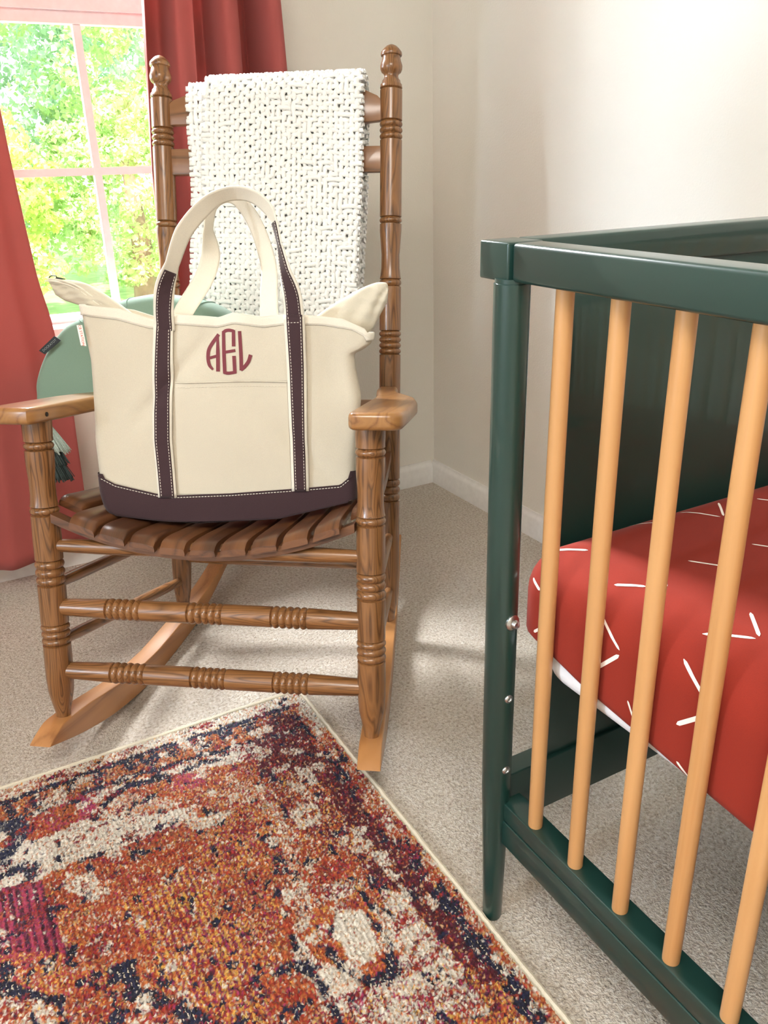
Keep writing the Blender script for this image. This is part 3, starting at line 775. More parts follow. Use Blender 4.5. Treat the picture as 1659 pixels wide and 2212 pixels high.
def stitch(mb, pts_st, off, w=.0010, dash=.0032, gap=.0017, mi=0):
    q = np.array(pts_st, float); L = np.concatenate([[0], np.cumsum(np.linalg.norm(np.diff(q, axis=0), axis=1))])
    x = 0
    while x + dash < L[-1]:
        ss = [np.interp(v, L, q[:, 0]) for v in (x, x + dash)]; tt = [np.interp(v, L, q[:, 1]) for v in (x, x + dash)]
        A = BG(ss[0], tt[0], float(nfront(ss[0], tt[0])) - off); B = BG(ss[1], tt[1], float(nfront(ss[1], tt[1])) - off)
        mb.tube([A, (A + B) / 2 - NB * .0003, B], w / 2 * 1.3, 5, mi=mi); x += dash + gap
strapsL = dict(c0=[(-.085, .664), (-.091, .579), (-.097, .469), (-.094, .381)], c1=[(-.055, .664), (-.058, .579), (-.066, .469), (-.064, .379)],
               b0=[(-.080, .664), (-.087, .579), (-.094, .469), (-.091, .381)], b1=[(-.059, .664), (-.063, .579), (-.070, .469), (-.068, .379)], bot=.379)
strapsR = dict(c0=[(.1165, .664), (.1190, .578), (.121, .468), (.122, .388)], c1=[(.149, .664), (.150, .578), (.149, .468), (.150, .390)],
               b0=[(.1205, .664), (.1235, .578), (.1255, .468), (.1265, .388)], b1=[(.145, .664), (.1455, .578), (.1445, .468), (.1455, .390)], bot=.388)
for S_ in (strapsL, strapsR):
    mb = MB(); add_patch(mb, *patch(S_['c0'], S_['c1'], S_['bot'] - .003, .664, .0034))
    o = obj('strap', mb, M['canvas2'], bag, smooth=180, fix=False, label='cream edged strap sewn down the front'); o.modifiers.new('t', 'SOLIDIFY').thickness = .0022
    mb = MB(); add_patch(mb, *patch(S_['b0'], S_['b1'], S_['bot'] - .003, .664, .0052))
    w = obj('strap_facing', mb, M['brown'], o, smooth=180, fix=False, label='brown band on the cream strap'); w.modifiers.new('t', 'SOLIDIFY').thickness = .0016
    st = MB()
    for sgn, tab in ((1, 'b0'), (-1, 'b1')):
        ln = [(interp(S_[tab], t, 1, 0) + sgn * .0026, t) for t in np.linspace(S_['bot'], .664, 60)]
        stitch(st, ln, .0062)
    s0, s1 = interp(S_['b0'], .652, 1, 0), interp(S_['b1'], .652, 1, 0)
    stitch(st, [(s0 + .001, .652), (s1 - .001, .6525)], .0062)
    obj('stitching', st, M['thread'], o, smooth=0)
# brown base seam stitching
st = MB(); stitch(st, [(s, interp(brn, s) - .0028) for s in np.linspace(-.186, .215, 160)], .0026)
obj('stitching', st, M['thread'], bs_, smooth=0)
lipb = MB(); lipb.tube(np.array([BG(s, interp(brn, s), float(nfront(s, interp(brn, s))) - .0030) for s in np.linspace(-.190, .219, 80)]), .0011, 6)
obj('base_seam', lipb, M['brown'], bs_)
# front pocket
pk = MB(); fl = [(-.057, .565), (-.062, .38)]; fr = [(.1185, .565), (.1215, .38)]
P, G = patch(fl, fr, .381, .5615, .0016, 40, 40); add_patch(pk, P, G)
pk.tube(np.array([BG(s, .5612 + .001 * math.sin(s * 30), float(nfront(s, .561)) - .0030) for s in np.linspace(-.0565, .1185, 40)]), .0013, 6)
po = obj('front_pocket', pk, M['canvas'], bag, smooth=60, fix=False)
hs = MB(); stitch(hs, [(s, .5535 + .001 * math.sin(s * 30)) for s in np.linspace(-.055, .117, 60)], .0021, .0005)
obj('stitching', hs, M['canvas2'], po, smooth=0)
hs = MB(); stitch(hs, [(s, interp(hemb, s) + .0026) for s in np.linspace(-.197, .25, 120)], .0026, .0005)
obj('stitching', hs, M['canvas2'], hem, smooth=0)
# monogram A E L : circle shaped embroidery
mono = MB()
def letter(polys):
    for q in polys:
        q = np.array(q); n = len(q)
        F = [BG(a, b, float(nfront(a, b)) - .0011) for a, b in q]; K = [BG(a, b, float(nfront(a, b)) + .0003) for a, b in q]
        mono.add(np.array(F + K), [(0, 1, 2, 3)] + [(i, (i + 1) % 4, 4 + (i + 1) % 4, 4 + i) for i in range(4)])
def band(center, widths, n=14):
    """stroke along a polyline with width"""
    c = catmull(center, n) if len(center) > 2 else np.linspace(center[0], center[1], n)
    w = np.interp(np.linspace(0, 1, len(c)), np.linspace(0, 1, len(widths)), widths)
    t = np.gradient(c, axis=0); t /= np.linalg.norm(t, axis=1)[:, None]; nn = np.stack([-t[:, 1], t[:, 0]], 1)
    a = c + nn * w[:, None] / 2; b = c - nn * w[:, None] / 2
    letter([[a[i], a[i + 1], b[i + 1], b[i]] for i in range(len(c) - 1)])
# A
band([(.0035, .5805), (-.0015, .587), (-.0035, .597), (-.0025, .610), (.003, .6205), (.0135, .6345)], [.0032, .0050, .0055, .0055, .0055, .0050])
band([(.0118, .633), (.0118, .605), (.0113, .5775)], [.0035, .0058, .0058])
band([(-.001, .5985), (.010, .6015)], [.0042, .0042])
# E
band([(.0212, .6395), (.0212, .605), (.0217, .5755)], [.0050, .0055, .0055])
band([(.0205, .6375), (.025, .6402), (.0305, .6408), (.0375, .6395)], [.0045, .0050, .0050, .0045])
band([(.0370, .641), (.0368, .628), (.0366, .6160)], [.0050, .0055, .0055])
band([(.0230, .6072), (.0390, .6098)], [.0045, .0045])
band([(.0195, .5765), (.0270, .5748), (.0395, .5765)], [.0045, .0050, .0045])
band([(.0373, .5755), (.0370, .588), (.0366, .6015)], [.0055, .0055, .0055])
# L
band([(.0465, .6395), (.0475, .605), (.0475, .5790)], [.0052, .0056, .0056])
band([(.0465, .5795), (.0530, .5850), (.0590, .5930), (.0625, .6030)], [.0052, .0056, .0056, .0056])
obj('monogram', mono, M['plum'], bag, smooth=0, label='plum embroidered circle monogram AEL')
# handles : flat canvas loops, brown facing outside near the bag
def loop(cl, wid, nn_, twist, name, facing=True, thick=.0022, seedoff=0):
    c = catmull(cl, 10); N = len(c)
    wd = np.interp(np.linspace(0, 1, N), np.linspace(0, 1, len(wid)), wid)
    nv_ = np.interp(np.linspace(0, 1, N), np.linspace(0, 1, len(nn_)), nn_)
    tw = np.interp(np.linspace(0, 1, N), np.linspace(0, 1, len(twist)), np.radians(twist))
    t = np.gradient(c, axis=0); t /= np.linalg.norm(t, axis=1)[:, None] + 1e-9; q = np.stack([t[:, 1], -t[:, 0]], 1)
    return c, wd, nv_, tw, q
def loop_surface(c, wd, nv_, tw, q, ns=9, wscale=1.0, off=0.0, i0=0, i1=None):
    rows = []
    for i in range(i0, i1 or len(c)):
        row = []
        for j in range(ns):
            w = (j / (ns - 1) - .5) * wd[i] * wscale
            ca, sa = math.cos(tw[i]), math.sin(tw[i])
            s = c[i, 0] + q[i, 0] * (w * ca) + q[i, 0] * (off * sa) ; tt = c[i, 1] + q[i, 1] * (w * ca) + q[i, 1] * (off * sa)
            n = nv_[i] + w * sa - off * ca
            row.append(BG(s, tt, n))
        rows.append(row)
    return np.array(rows)
W0 = .031
# front handle: real width W0; twist makes the visible width narrower
hF = [(-.0690, .640), (-.0688, .671), (-.0640, .706), (-.0510, .740), (-.0330, .785), (-.0060, .820), (.018, .8395), (.0455, .847), (.0715, .842), (.0940, .825), (.1060, .802), (.1140, .770), (.1215, .730), (.1305, .692), (.1330, .640)]
nF = [-.004, -.006, -.010, -.012, -.008, .004, .014, .020, .016, .008, -.002, -.010, -.012, -.008, -.004]
tF = [0, 0, 30, 62, 50, 50, 58, 58, 58, 58, 70, 76, 55, 20, 0]
c, wd, nv_, tw, q = loop(hF, [W0] * 3, nF, tF, 'f')
i1 = int(len(c) * .20); i2 = int(len(c) * .71)
P = loop_surface(c, wd, nv_, tw, q); mb = MB(); mb.grid(P)
hF_o = obj('front_handle', mb, M['canvas2'], bag, smooth=180, fix=False); hF_o.modifiers.new('t', 'SOLIDIFY').thickness = .0018
for a, b, w_ in ((0, i1, 'left'), (i2, len(c), 'right')):
    mb = MB(); mb.grid(loop_surface(c, wd, nv_, tw, q, 7, .74, .0022, a, b))
    fo = obj('handle_facing', mb, M['brown'], hF_o, smooth=180, fix=False, label='brown band on the ' + w_ + ' side of the handle'); fo.modifiers.new('t', 'SOLIDIFY').thickness = .0012
for a, b in ((0, i1), (i2, len(c))):
    st = MB()
    for jj, w in ((0, .60), (1, .60)):
        F = loop_surface(c, wd, nv_, tw, q, 2, w, .0036, a, b)[:, jj]
        L = np.concatenate([[0], np.cumsum(np.linalg.norm(np.diff(F, axis=0), axis=1))]); x = 0
        while x + .003 < L[-1]:
            A = np.array([np.interp(x, L, F[:, k]) for k in range(3)]); B = np.array([np.interp(x + .003, L, F[:, k]) for k in range(3)])
            st.tube([A, B], .00045, 5); x += .0047
    obj('stitching', st, M['thread'], hF_o, smooth=0)
# back handle
hB = [(-.060, .640), (-.0575, .668), (-.0230, .722), (-.0085, .760), (-.0070, .800), (.0020, .832), (.0220, .8465), (.0430, .8420), (.0630, .8180), (.0780, .780), (.0865, .738), (.0845, .695), (.0845, .640)]
nBk = [.082, .086, .094, .088, .066, .052, .048, .052, .066, .080, .088, .086, .082]
tB_ = [0, 0, 0, 25, 74, 68, 60, 55, 42, 35, 30, 15, 0]
c, wd, nv_, tw, q = loop(hB, [W0] * 3, nBk, tB_, 'b')
mb = MB(); mb.grid(loop_surface(c, wd, nv_, tw, q))
hb_o = obj('back_handle', mb, M['canvas2'], bag, smooth=180, fix=False); hb_o.modifiers.new('t', 'SOLIDIFY').thickness = .0018
mb = MB(); mb.grid(loop_surface(c, wd, nv_, tw, q, 7, .74, -.0024)); fo = obj('handle_facing', mb, M['brown'], hb_o, smooth=180, fix=False, label='brown band on the outside of the handle'); fo.modifiers.new('t', 'SOLIDIFY').thickness = .0012
# zipped top panel with the two pointed ends standing out of the bag
def wing(upper, lower, n0, n1, puff, name, label, seed=3, bias=0):
    U_ = catmull(upper, 8); L_ = np.array([[np.interp(i / (len(U_) - 1), np.linspace(0, 1, len(lower)), [q[0] for q in lower]), np.interp(i / (len(U_) - 1), np.linspace(0, 1, len(lower)), [q[1] for q in lower])] for i in range(len(U_))])
    N = len(U_); ns = 16; mb = MB(); rows = []
    for i in range(N):
        f = i / (N - 1); row = []
        for k in range(ns * 2):
            a = k / (ns * 2) * 2 * math.pi
            mid = (U_[i] + L_[i]) / 2; half = (U_[i] - L_[i]) / 2
            e = math.cos(a); y = mid + half * e
            nn = n0 + (n1 - n0) * f + puff * (.25 + .75 * math.sin(min(1, f * 1.3) * math.pi / 2)) * math.sin(a)
            nn += .0030 * math.sin(17 * f + 5 * e + seed) * (1 - abs(e)) + .0022 * math.sin(37 * f - 9 * e + seed) * (1 - abs(e))
            row.append(BG(y[0], y[1], nn))
        rows.append(row)
    mb.grid(np.array(rows), closed_v=True)
    mb.f.append(tuple(range(ns * 2))); mb.mi.append(0)
    return obj(name, mb, M['canvas'], bag, smooth=180, label=label)
wl = wing([(-.261, .7200), (-.250, .7185), (-.224, .7190), (-.195, .7110), (-.160, .6890), (-.124, .662), (-.095, .640)], [(-.2610, .7170), (-.252, .696), (-.238, .6870), (-.215, .6800), (-.192, .672), (-.17, .650), (-.15, .628)], .052, .045, .016, 'zip_panel', 'pointed left end of the zipped top panel')
wr_ = wing([(.281, .706), (.278, .7145), (.262, .7150), (.238, .7065), (.207, .690), (.176, .671), (.145, .648)], [(.281, .700), (.279, .684), (.270, .668), (.256, .642), (.235, .628), (.21, .620), (.18, .61)], .050, .045, .014, 'zip_panel', 'pointed right end of the zipped top panel')
zt = MB(); zp = catmull([(-.259, .7205), (-.235, .7175), (-.21, .708), (-.19, .693), (-.165, .674), (-.15, .662)], 8)
zt.tube(np.array([BG(a, b, .038 - .002 * i / len(zp)) for i, (a, b) in enumerate(zp)]), .0014, 6)
zt.tube(np.array([BG(a - .003, b - .003, .036 - .002 * i / len(zp)) for i, (a, b) in enumerate(zp)]), .0010, 6)
obj('zip_tape', zt, M['canvas2'], wl)
zpull = MB(); tt = np.linspace(0, 2 * math.pi, 22)[:-1]
zpull.tube(np.array([BG(-.2500 + .0058 * math.cos(t), .7225 + .0030 * math.sin(t), .040 + .002 * math.sin(t)) for t in tt]), .0009, 6, closed=True)
zpull.tube(np.array([BG(-.2455, .7222, .040), BG(-.238, .7208, .040), BG(-.231, .7200, .040)]), [.0016, .0014, .0006], 6)
obj('zip_pull', zpull, M['gunmetal'], wl)
# collapsed inner top panel, back rim
ip = MB(); Pn = []
for s in np.linspace(-.15, .20, 30): Pn.append([BG(s, .638 + .004 * math.sin(s * 40) - .012 * math.sin(f * math.pi), .008 + .07 * f) for f in np.linspace(0, 1, 8)])
ip.grid(np.array(Pn)); o = obj('zip_panel', ip, M['canvas2'], bag, smooth=180, fix=False); o.modifiers.new('t', 'SOLIDIFY').thickness = .0015
# flat text helper (letters as filled curve turned into mesh)
def text_mesh(txt, size):
    cu = bpy.data.curves.new('t', 'FONT'); cu.body = txt; cu.size = size; cu.align_x = 'CENTER'; cu.align_y = 'CENTER'; cu.resolution_u = 2
    to = bpy.data.objects.new('t', cu); COL.objects.link(to)
    dg = bpy.context.evaluated_depsgraph_get(); me = bpy.data.meshes.new_from_object(to.evaluated_get(dg))
    v = np.array([list(q.co) for q in me.vertices]); f = [tuple(p.vertices) for p in me.polygons]
    bpy.data.objects.remove(to); bpy.data.meshes.remove(me); bpy.data.curves.remove(cu)
    return v, f
# white side tag
tg = MB(); q4 = [(-.2050, .6490), (-.1965, .6490), (-.1925, .6170), (-.2008, .6180)]
F = [BG(a, b, -.004) for a, b in q4]; K = [BG(a, b, -.0032) for a, b in q4]
tg.add(np.array(F + K), [(0, 1, 2, 3), (7, 6, 5, 4)] + [(i, (i + 1) % 4, 4 + (i + 1) % 4, 4 + i) for i in range(4)])
side = obj('side_tag', tg, M['white_tag'], bag, smooth=0, label='small white woven tag with red lettering')
v, f = text_mesh('CB STATION', .0056)
dirv = A3(.0040, -.0315, 0); dirv /= np.linalg.norm(dirv)
cen = A3(-.1985, .6333)
tm = MB(); px = cen[0] + v[:, 0] * dirv[0] * 1.0 - v[:, 1] * dirv[1] * -1 * -1; 
sx = cen[0] + v[:, 0] * dirv[0] + v[:, 1] * (-dirv[1]); sy = cen[1] + v[:, 0] * dirv[1] + v[:, 1] * dirv[0]
tm.add(BG(sx, sy, -.0045), f); obj('tag_lettering', tm, M['red_ink'], side, smooth=0)

# ------------------------------------------------------------------ sage pillow behind the bag
def PL(l, u, d): return C3(np.stack(np.broadcast_arrays(np.asarray(l, float), np.asarray(d, float), np.asarray(u, float)), -1).reshape(-1, 3)).reshape(np.broadcast(l, u, d).shape + (3,))
outl = [(-.431, .487), (-.4285, .515), (-.427, .539), (-.414, .574), (-.397, .604), (-.384, .622), (-.356, .648), (-.322, .664), (-.285, .681), (-.247, .694), (-.207, .702), (-.171, .705), (-.119, .698), (-.076, .687), (-.042, .666), (-.012, .63), (.01, .58), (.02, .54),
        (.0, .50), (-.06, .462), (-.13, .45), (-.19, .475), (-.235, .537), (-.28, .540), (-.325, .535), (-.348, .488), (-.37, .476), (-.40, .474), (-.422, .478)]
oc = np.array(outl); oc = catmull(np.vstack([oc, oc[:1]]), 5)[:-1]
cen = A3(-.20, .60); pm = MB(); rows = []
nr = 16; th = .052
for sgn in (1,):
    prof = []
    for k in range(nr + 1):
        a = -math.pi / 2 + math.pi * k / nr
        prof.append((math.copysign(abs(math.sin(a)) ** .75, math.sin(a)), abs(math.cos(a)) ** .38))
    for d_, sc in prof:
        sc = max(sc, .02)
        rr = cen + (oc - cen) * (1 - (1 - sc) * np.minimum(1, .06 / (np.linalg.norm(oc - cen, axis=1)[:, None])) if sc > .0 else sc)
        if d_ in (1, -1): rr = cen + (oc - cen) * .55
        rows.append(PL(rr[:, 0], rr[:, 1], .315 + th * d_))
pm.grid(np.array(rows), closed_v=True); n = len(oc)
pm.f += [tuple(range(n)), tuple(range(len(rows) * n - 1, (len(rows) - 1) * n - 1, -1))]; pm.mi += [0, 0]
pillow = thing('nursing_pillow', 'sage green crescent nursing pillow tucked behind the tote bag', 'pillow', tuple(c3(-.2, .3, .5)))
obj('pillow_body', pm, M['sage'], pillow, smooth=180)
# seam piping along the front edge, pleat seams on the rim
pp = MB(); idx = [i for i in range(len(oc)) if oc[i, 1] > .50 and (oc[i, 0] < -.0)]
fr_ = cen + (oc - cen) * (1 - np.minimum(.35, .022 / np.linalg.norm(oc - cen, axis=1)[:, None]))
seam = np.array([PL(fr_[i, 0], fr_[i, 1], .315 - th * .80) for i in idx if oc[i, 1] > .53])
keep = [i for i in idx if oc[i, 1] > .545 and i < len(oc) * .6]
pp.tube(np.array([PL(fr_[i, 0], fr_[i, 1], .315 - th * .845) for i in keep]), .0013, 6)
obj('seam_piping', pp, M['sage'], pillow)
pl = MB()
for l in (-.228, -.165, -.115, -.098, -.082, -.330):
    k = min(range(len(oc)), key=lambda i: (abs(oc[i, 0] - l) + (10 if oc[i, 1] < .6 else 0)))
    line = []
    for d_, sc in prof[2:-2]:
        rr = cen + (oc[k] - cen) * (1 - (1 - sc) * min(1, .06 / np.linalg.norm(oc[k] - cen)))
        rr = rr + (oc[k] - cen) / np.linalg.norm(oc[k] - cen) * .0006
        line.append(PL(rr[0], rr[1], .315 + th * d_))
    pl.tube(np.array(line), .0011, 6)
obj('pleat_seam', pl, M['sage_rim'], pillow)
# black tag
tq = [(-.3950, .6025), (-.3840, .5960), (-.3500, .6215), (-.3620, .6290)]
bt = MB(); dt = .250
F = [PL(a, b, dt) for a, b in tq]; K = [PL(a, b, dt + .0015) for a, b in tq]
bt.add(np.array(F + K), [(0, 1, 2, 3), (7, 6, 5, 4)] + [(i, (i + 1) % 4, 4 + (i + 1) % 4, 4 + i) for i in range(4)])
tgo = obj('pillow_tag', bt, M['black_tag'], pillow, smooth=0, label='black woven tag with grey lettering')
v, f = text_mesh('DOCKATOT', .0062); dirv = A3(.034, .0255, 0); dirv /= np.linalg.norm(dirv); cen2 = A3(-.3728, .6122)
tm = MB(); tm.add(PL(cen2[0] + v[:, 0] * dirv[0] - v[:, 1] * dirv[1], cen2[1] + v[:, 0] * dirv[1] + v[:, 1] * dirv[0], dt - .0005), f)
obj('tag_lettering', tm, M['tagtext'], tgo, smooth=0)

# tassel hanging behind the left front leg
ts = thing('tassel', 'layered grey green tassel hanging behind the left front leg', 'tassel', tuple(c3(-.46, .35, .47)))
def fringe(name, cx, u0, u1, w0, w1, n, mat, r=.0011, d=.345, seed=1, lean=0):
    r_ = np.random.default_rng(seed); mb = MB()
    for i in range(n):
        a = r_.uniform(0, 2 * math.pi); q = math.sqrt(r_.uniform(.05, 1)); x0 = w0 * q * math.cos(a); y0 = w0 * .6 * q * math.sin(a); x1 = w1 * q * math.cos(a) + r_.normal(0, .002); y1 = w1 * .6 * q * math.sin(a)
        e = u1 + r_.normal(0, .0025)
        pts = [(cx + x0, d + y0, u0), (cx + (x0 * .4 + x1 * .6) + lean * .4, d + (y0 + y1) / 2, u0 * .5 + e * .5), (cx + x1 + lean, d + y1, e)]
        mb.tube(catmull(C3(np.array(pts)), 4), r, 4)
    return obj(name, mb, M[mat], ts, smooth=180)
fringe('thread_layer', -.462, .470, .400, .008, .038, 340, 'tassel_light', seed=1, lean=.022)
fringe('thread_layer', -.458, .432, .374, .016, .034, 280, 'tassel_dark', seed=2, lean=.016)
fringe('thread_layer', -.452, .398, .344, .020, .036, 340, 'tassel_dark', seed=3, lean=.016)
kn = MB().lathe(c3(-.444, .318, .415), c3(-.444, .318, .433), [(0, 0), (.001, .009), (.006, .012), (.012, .010), (.016, 0)], 16)
obj('knot', kn, M['tassel_light'], ts)
cd = MB().tube(np.array([c3(-.462, .345, .468), c3(-.455, .338, .478), c3(-.42, .33, .49)]), .0018, 8); obj('cord', cd, M['tassel_light'], ts)

# ------------------------------------------------------------------ crib
XF[0] = None
crib = thing('baby_crib', 'dark green baby crib with honey wood spindles beside right wall', 'crib', (.90, .05, 0))
CX0, CX1, CY1, CY0 = .541, 1.275, .704, -.60
def rbox(lo, hi, bev, mat, name, parent=crib, label=None, gax=(0, 1, 2)):
    bm = bmesh.new(); bmesh.ops.create_cube(bm, size=1)
    lo = np.array(lo); hi = np.array(hi)
    for v in bm.verts: v.co = Vector(tuple((np.array(v.co) + .5) * (hi - lo) + lo))
    bmesh.ops.bevel(bm, geom=list(bm.edges), offset=bev, segments=3, affect='EDGES', profile=.5)
    mb = MB(); V = np.array([list(v.co) for v in bm.verts]); F = [tuple(v.index for v in f.verts) for f in bm.faces]
    mb.add(V, F, V[:, list(gax)]); bm.free()
    return obj(name, mb, mat, parent, smooth=50, label=label)
def crib_post(x, y, sx, sy):
    prof = [(0, .0125), (.004, .0132), (.12, .0158), (.235, .0190), (.5, .0192), (.879, .0192), (.8795, .018), (.884, .018)]
    p = obj('corner_post', MB().lathe((x, y, 0), (x, y, 1), prof, 32), M['green'], crib)
    x0, x1 = (x - .0142, x + .0305) if sx < 0 else (x - .0305, x + .0142)
    y0, y1 = (y - .0100, y + .0385) if sy > 0 else (y - .0385, y + .0100)
    rbox((x0, y0, .8815), (x1, y1, .9195), .0022, M['green'], 'post_cap', p)
    return p
posts = {}
for sx, x in ((-1, CX0), (1, CX1)):
    for sy, y in ((1, CY1), (-1, CY0)): posts[(sx, sy)] = crib_post(x, y, sx, sy)
# side rails (long sides) : top rail, bottom rail of two stacked boards
for sx, x0, x1 in ((-1, .5300, .5675), (1, CX1 - .0265, CX1 + .011)):
    rbox((x0, CY0 + .012, .8815), (x1, .6925, .9195), .0045, M['green'], 'top_rail')
    bx0, bx1 = (.5415, .5730) if sx < 0 else (1.243, 1.2745)
    low = rbox((bx0, CY0 + .008, .186), (bx1, .694, .2135), .0016, M['green'], 'bottom_rail')
    rbox((bx0 - .0008, CY0 + .008, .1455), (bx1, .694, .1848), .0016, M['green'], 'rail_board', low)
    xs = .5532 if sx < 0 else 1.2625
    sp0 = None
    for i in range(16):
        y = .6363 - .0751 * i
        if sp0 is None:
            prof = [(0, .0088), (.006, .0092), (.20, .0095), (.45, .0096), (.66, .0092)]
            mb = MB().lathe((xs, y, .2095), (xs, y, 1), [(a * 1.018, b) for a, b in prof] + [(.676, .0092)], 20)
            sp0 = obj('spindle', mb, M['beech'], crib); y_0 = y
        else:
            c_ = sp0.copy(); COL.objects.link(c_); c_.parent = crib; c_.location = Vector(sp0.location) + Vector((0, y - y_0, 0))
# ends : top rail, bottom rail, solid panel
for sy in (1, -1):
    if sy > 0: ya, yb, pa, pb = .7060, .7420, .7120, .7260
    else: ya, yb, pa, pb = CY0 - .038, CY0 - .002, CY0 - .022, CY0 - .008
    rbox((.5730, ya, .8815), (CX1 - .032, yb, .9195), .0035, M['green'], 'end_rail')
    rbox((CX0 + .014, ya + .001, .150), (CX1 - .014, yb - .004, .2350), .002, M['green'], 'end_rail')
    rbox((.6240, pa, .235), (CX1 - .083, pb, .883), .0015, M['green'], 'end_panel')
# fixing screws on the inner side of the far left post
p = posts[(-1, 1)]
def screw(z, r, knob=False):
    a = A3(.541, .704, z); d = A3(.03, -1, 0); d /= np.linalg.norm(d)
    b0 = a + d * .0185
    mb = MB().lathe(b0, b0 + d, [(-.002, r), (.0008, r), (.0018, r * .92), (.0028, r * .62), (.0026, r * .45), (.0014, r * .35), (.0014, 0)], 18)
    o = obj('screw', mb, M['metal'], p, label='silver screw head')
    return o
screw(.380, .0058); screw(.270, .0058)
a = A3(.541, .704, .488); d = A3(.10, -1, 0); d /= np.linalg.norm(d); b0 = a + d * .018
obj('screw', MB().lathe(b0, b0 + d, [(-.002, .0095), (.002, .0100), (.004, .0085), (.005, .0055), (.008, .0052), (.0095, .0045), (.010, 0)], 18), M['metal'], p, label='large silver screw standing out of the post')
rbox((.62, CY0 + .05, .4085), (1.21, .64, .4165), .002, M['supp'], 'mattress_support')
for x in (.64, 1.19):
    for y in (CY0 + .0, .655): pass
rbox((.62, .62, .4085), (.64, .712, .4160), .001, M['supp'], 'support_bracket'); rbox((1.19, .62, .4085), (1.21, .712, .4160), .001, M['supp'], 'support_bracket')
rbox((.62, CY0 - .01, .4085), (.64, CY0 + .06, .4160), .001, M['supp'], 'support_bracket'); rbox((1.19, CY0 - .01, .4085), (1.21, CY0 + .06, .4160), .001, M['supp'], 'support_bracket')

# mattress and fitted sheet
def slab(x0, x1, y0, y1, z0, z1, rc, re_t, re_b, crown=0, nseg=9, nstraight=14, wob=0, seed=0, lift=None):
    """rounded-corner slab with rounded top and bottom edges"""
    def outline(ins):
        pts = []; r = max(rc - ins, .004)
        X0, X1, Y0, Y1 = x0 + ins, x1 - ins, y0 + ins, y1 - ins
        for (cx, cy, a0) in ((X1 - r, Y1 - r, 0), (X0 + r, Y1 - r, 90), (X0 + r, Y0 + r, 180), (X1 - r, Y0 + r, 270)):
            for k in range(nseg):
                a = math.radians(a0 + 90 * k / (nseg - 1)); pts.append((cx + r * math.cos(a), cy + r * math.sin(a)))
            nx = {0: (X0 + r, Y1), 90: (X0, Y0 + r), 180: (X1 - r, Y0), 270: (X1, Y1 - r)}[a0]
            la = pts[-1]
            for k in range(1, nstraight): pts.append((la[0] + (nx[0] - la[0]) * k / nstraight, la[1] + (nx[1] - la[1]) * k / nstraight))
        return np.array(pts)
    rows = []
    for k in range(8): a = k / 7 * math.pi / 2; rows.append((z0 + re_b * (1 - math.sin(a)), re_b * (1 - math.cos(a))))
    rows = [(z0 + re_b * (1 - math.cos(a)), re_b * (1 - math.sin(a))) for a in np.linspace(0, math.pi / 2, 7)]
    rows += [(z0 + re_b + (z1 - re_t - z0 - re_b) * k / 6, 0) for k in range(1, 6)]
    rows += [(z1 - re_t * (1 - math.sin(a)), re_t * (1 - math.cos(a))) for a in np.linspace(0, math.pi / 2, 9)]
    mb = MB(); P = []
    for z, ins in rows:
        o_ = outline(ins); w = 0
        if wob:
            th_ = np.linspace(0, 2 * math.pi, len(o_)); w = wob * np.sin(th_ * 61) * np.clip((z0 + .05 - z) / .05, 0, 1)
        q = np.concatenate([o_, np.full((len(o_), 1), z)], 1); q[:, 2] += w
        if lift: q[:, 2] += lift(o_[:, 0], o_[:, 1]) * np.clip((z0 + .09 - z) / .09, 0, 1)
        P.append(q)
    cx, cy = (x0 + x1) / 2, (y0 + y1) / 2
    last = P[-1]
    for f in (.8, .5, .2): 
        q = last.copy(); q[:, 0] = cx + (last[:, 0] - cx) * f; q[:, 1] = cy + (last[:, 1] - cy) * f; q[:, 2] = z1 + crown * (1 - f); P.append(q)
    mb.grid(np.array(P), closed_v=True); n = len(P[0])
    mb.f.append(tuple(range((len(P) - 1) * n, len(P) * n))); mb.mi.append(0)
    if not wob: mb.f.append(tuple(reversed(range(n)))); mb.mi.append(0)
    return mb
ML = dict(x0=.5642, x1=1.238, y0=-.590, y1=.7113)
mt = slab(ML['x0'] + .006, ML['x1'] - .008, ML['y0'] + .008, ML['y1'] - .034, .4165, .560, .050, .04, .024)
tag(obj('crib_mattress', mt, M['whitefab'], smooth=180, origin=(.9, .05, .4165)), 'white crib mattress showing below the rust sheet', 'mattress')
def corner_lift(x, y):
    return .036 * np.clip((y - .36) / .30, 0, 1) ** 1.0 + .012 * np.clip((y - .60) / .10, 0, 1)
sh = slab(ML['x0'], ML['x1'], ML['y0'], ML['y1'], .4150, .582, .040, .062, .020, wob=.0010, lift=corner_lift)
me_tmp = mesh_from('tmp', sh, M['rust']); bvh = BVHTree.FromPolygons([v.co[:] for v in me_tmp.vertices], [p_.vertices[:] for p_ in me_tmp.polygons])
def strip(P0, P1, w):
    """white printed stick lying on the sheet between two points"""
    P0 = Vector(P0); P1 = Vector(P1); n = 12; rows = []
    for i in range(n + 1):
        f = i / n; loc, nor, _, _ = bvh.find_nearest(P0.lerp(P1, f))
        if nor.dot(loc - Vector((.9, .05, .5))) < 0: nor = -nor
        q = nor.cross(P1 - P0).normalized(); ww = w * math.sqrt(max(0.03, 1 - (2 * f - 1) ** 12)); row = []
        for k in (-1, 0, 1):
            l2, n2, _, _ = bvh.find_nearest(loc + q * ww * k / 2)
            if n2.dot(nor) < 0: n2 = -n2
            row.append(list(l2 + n2 * .0005))
        rows.append(row)
    sh.grid(np.array(rows), mi=1)
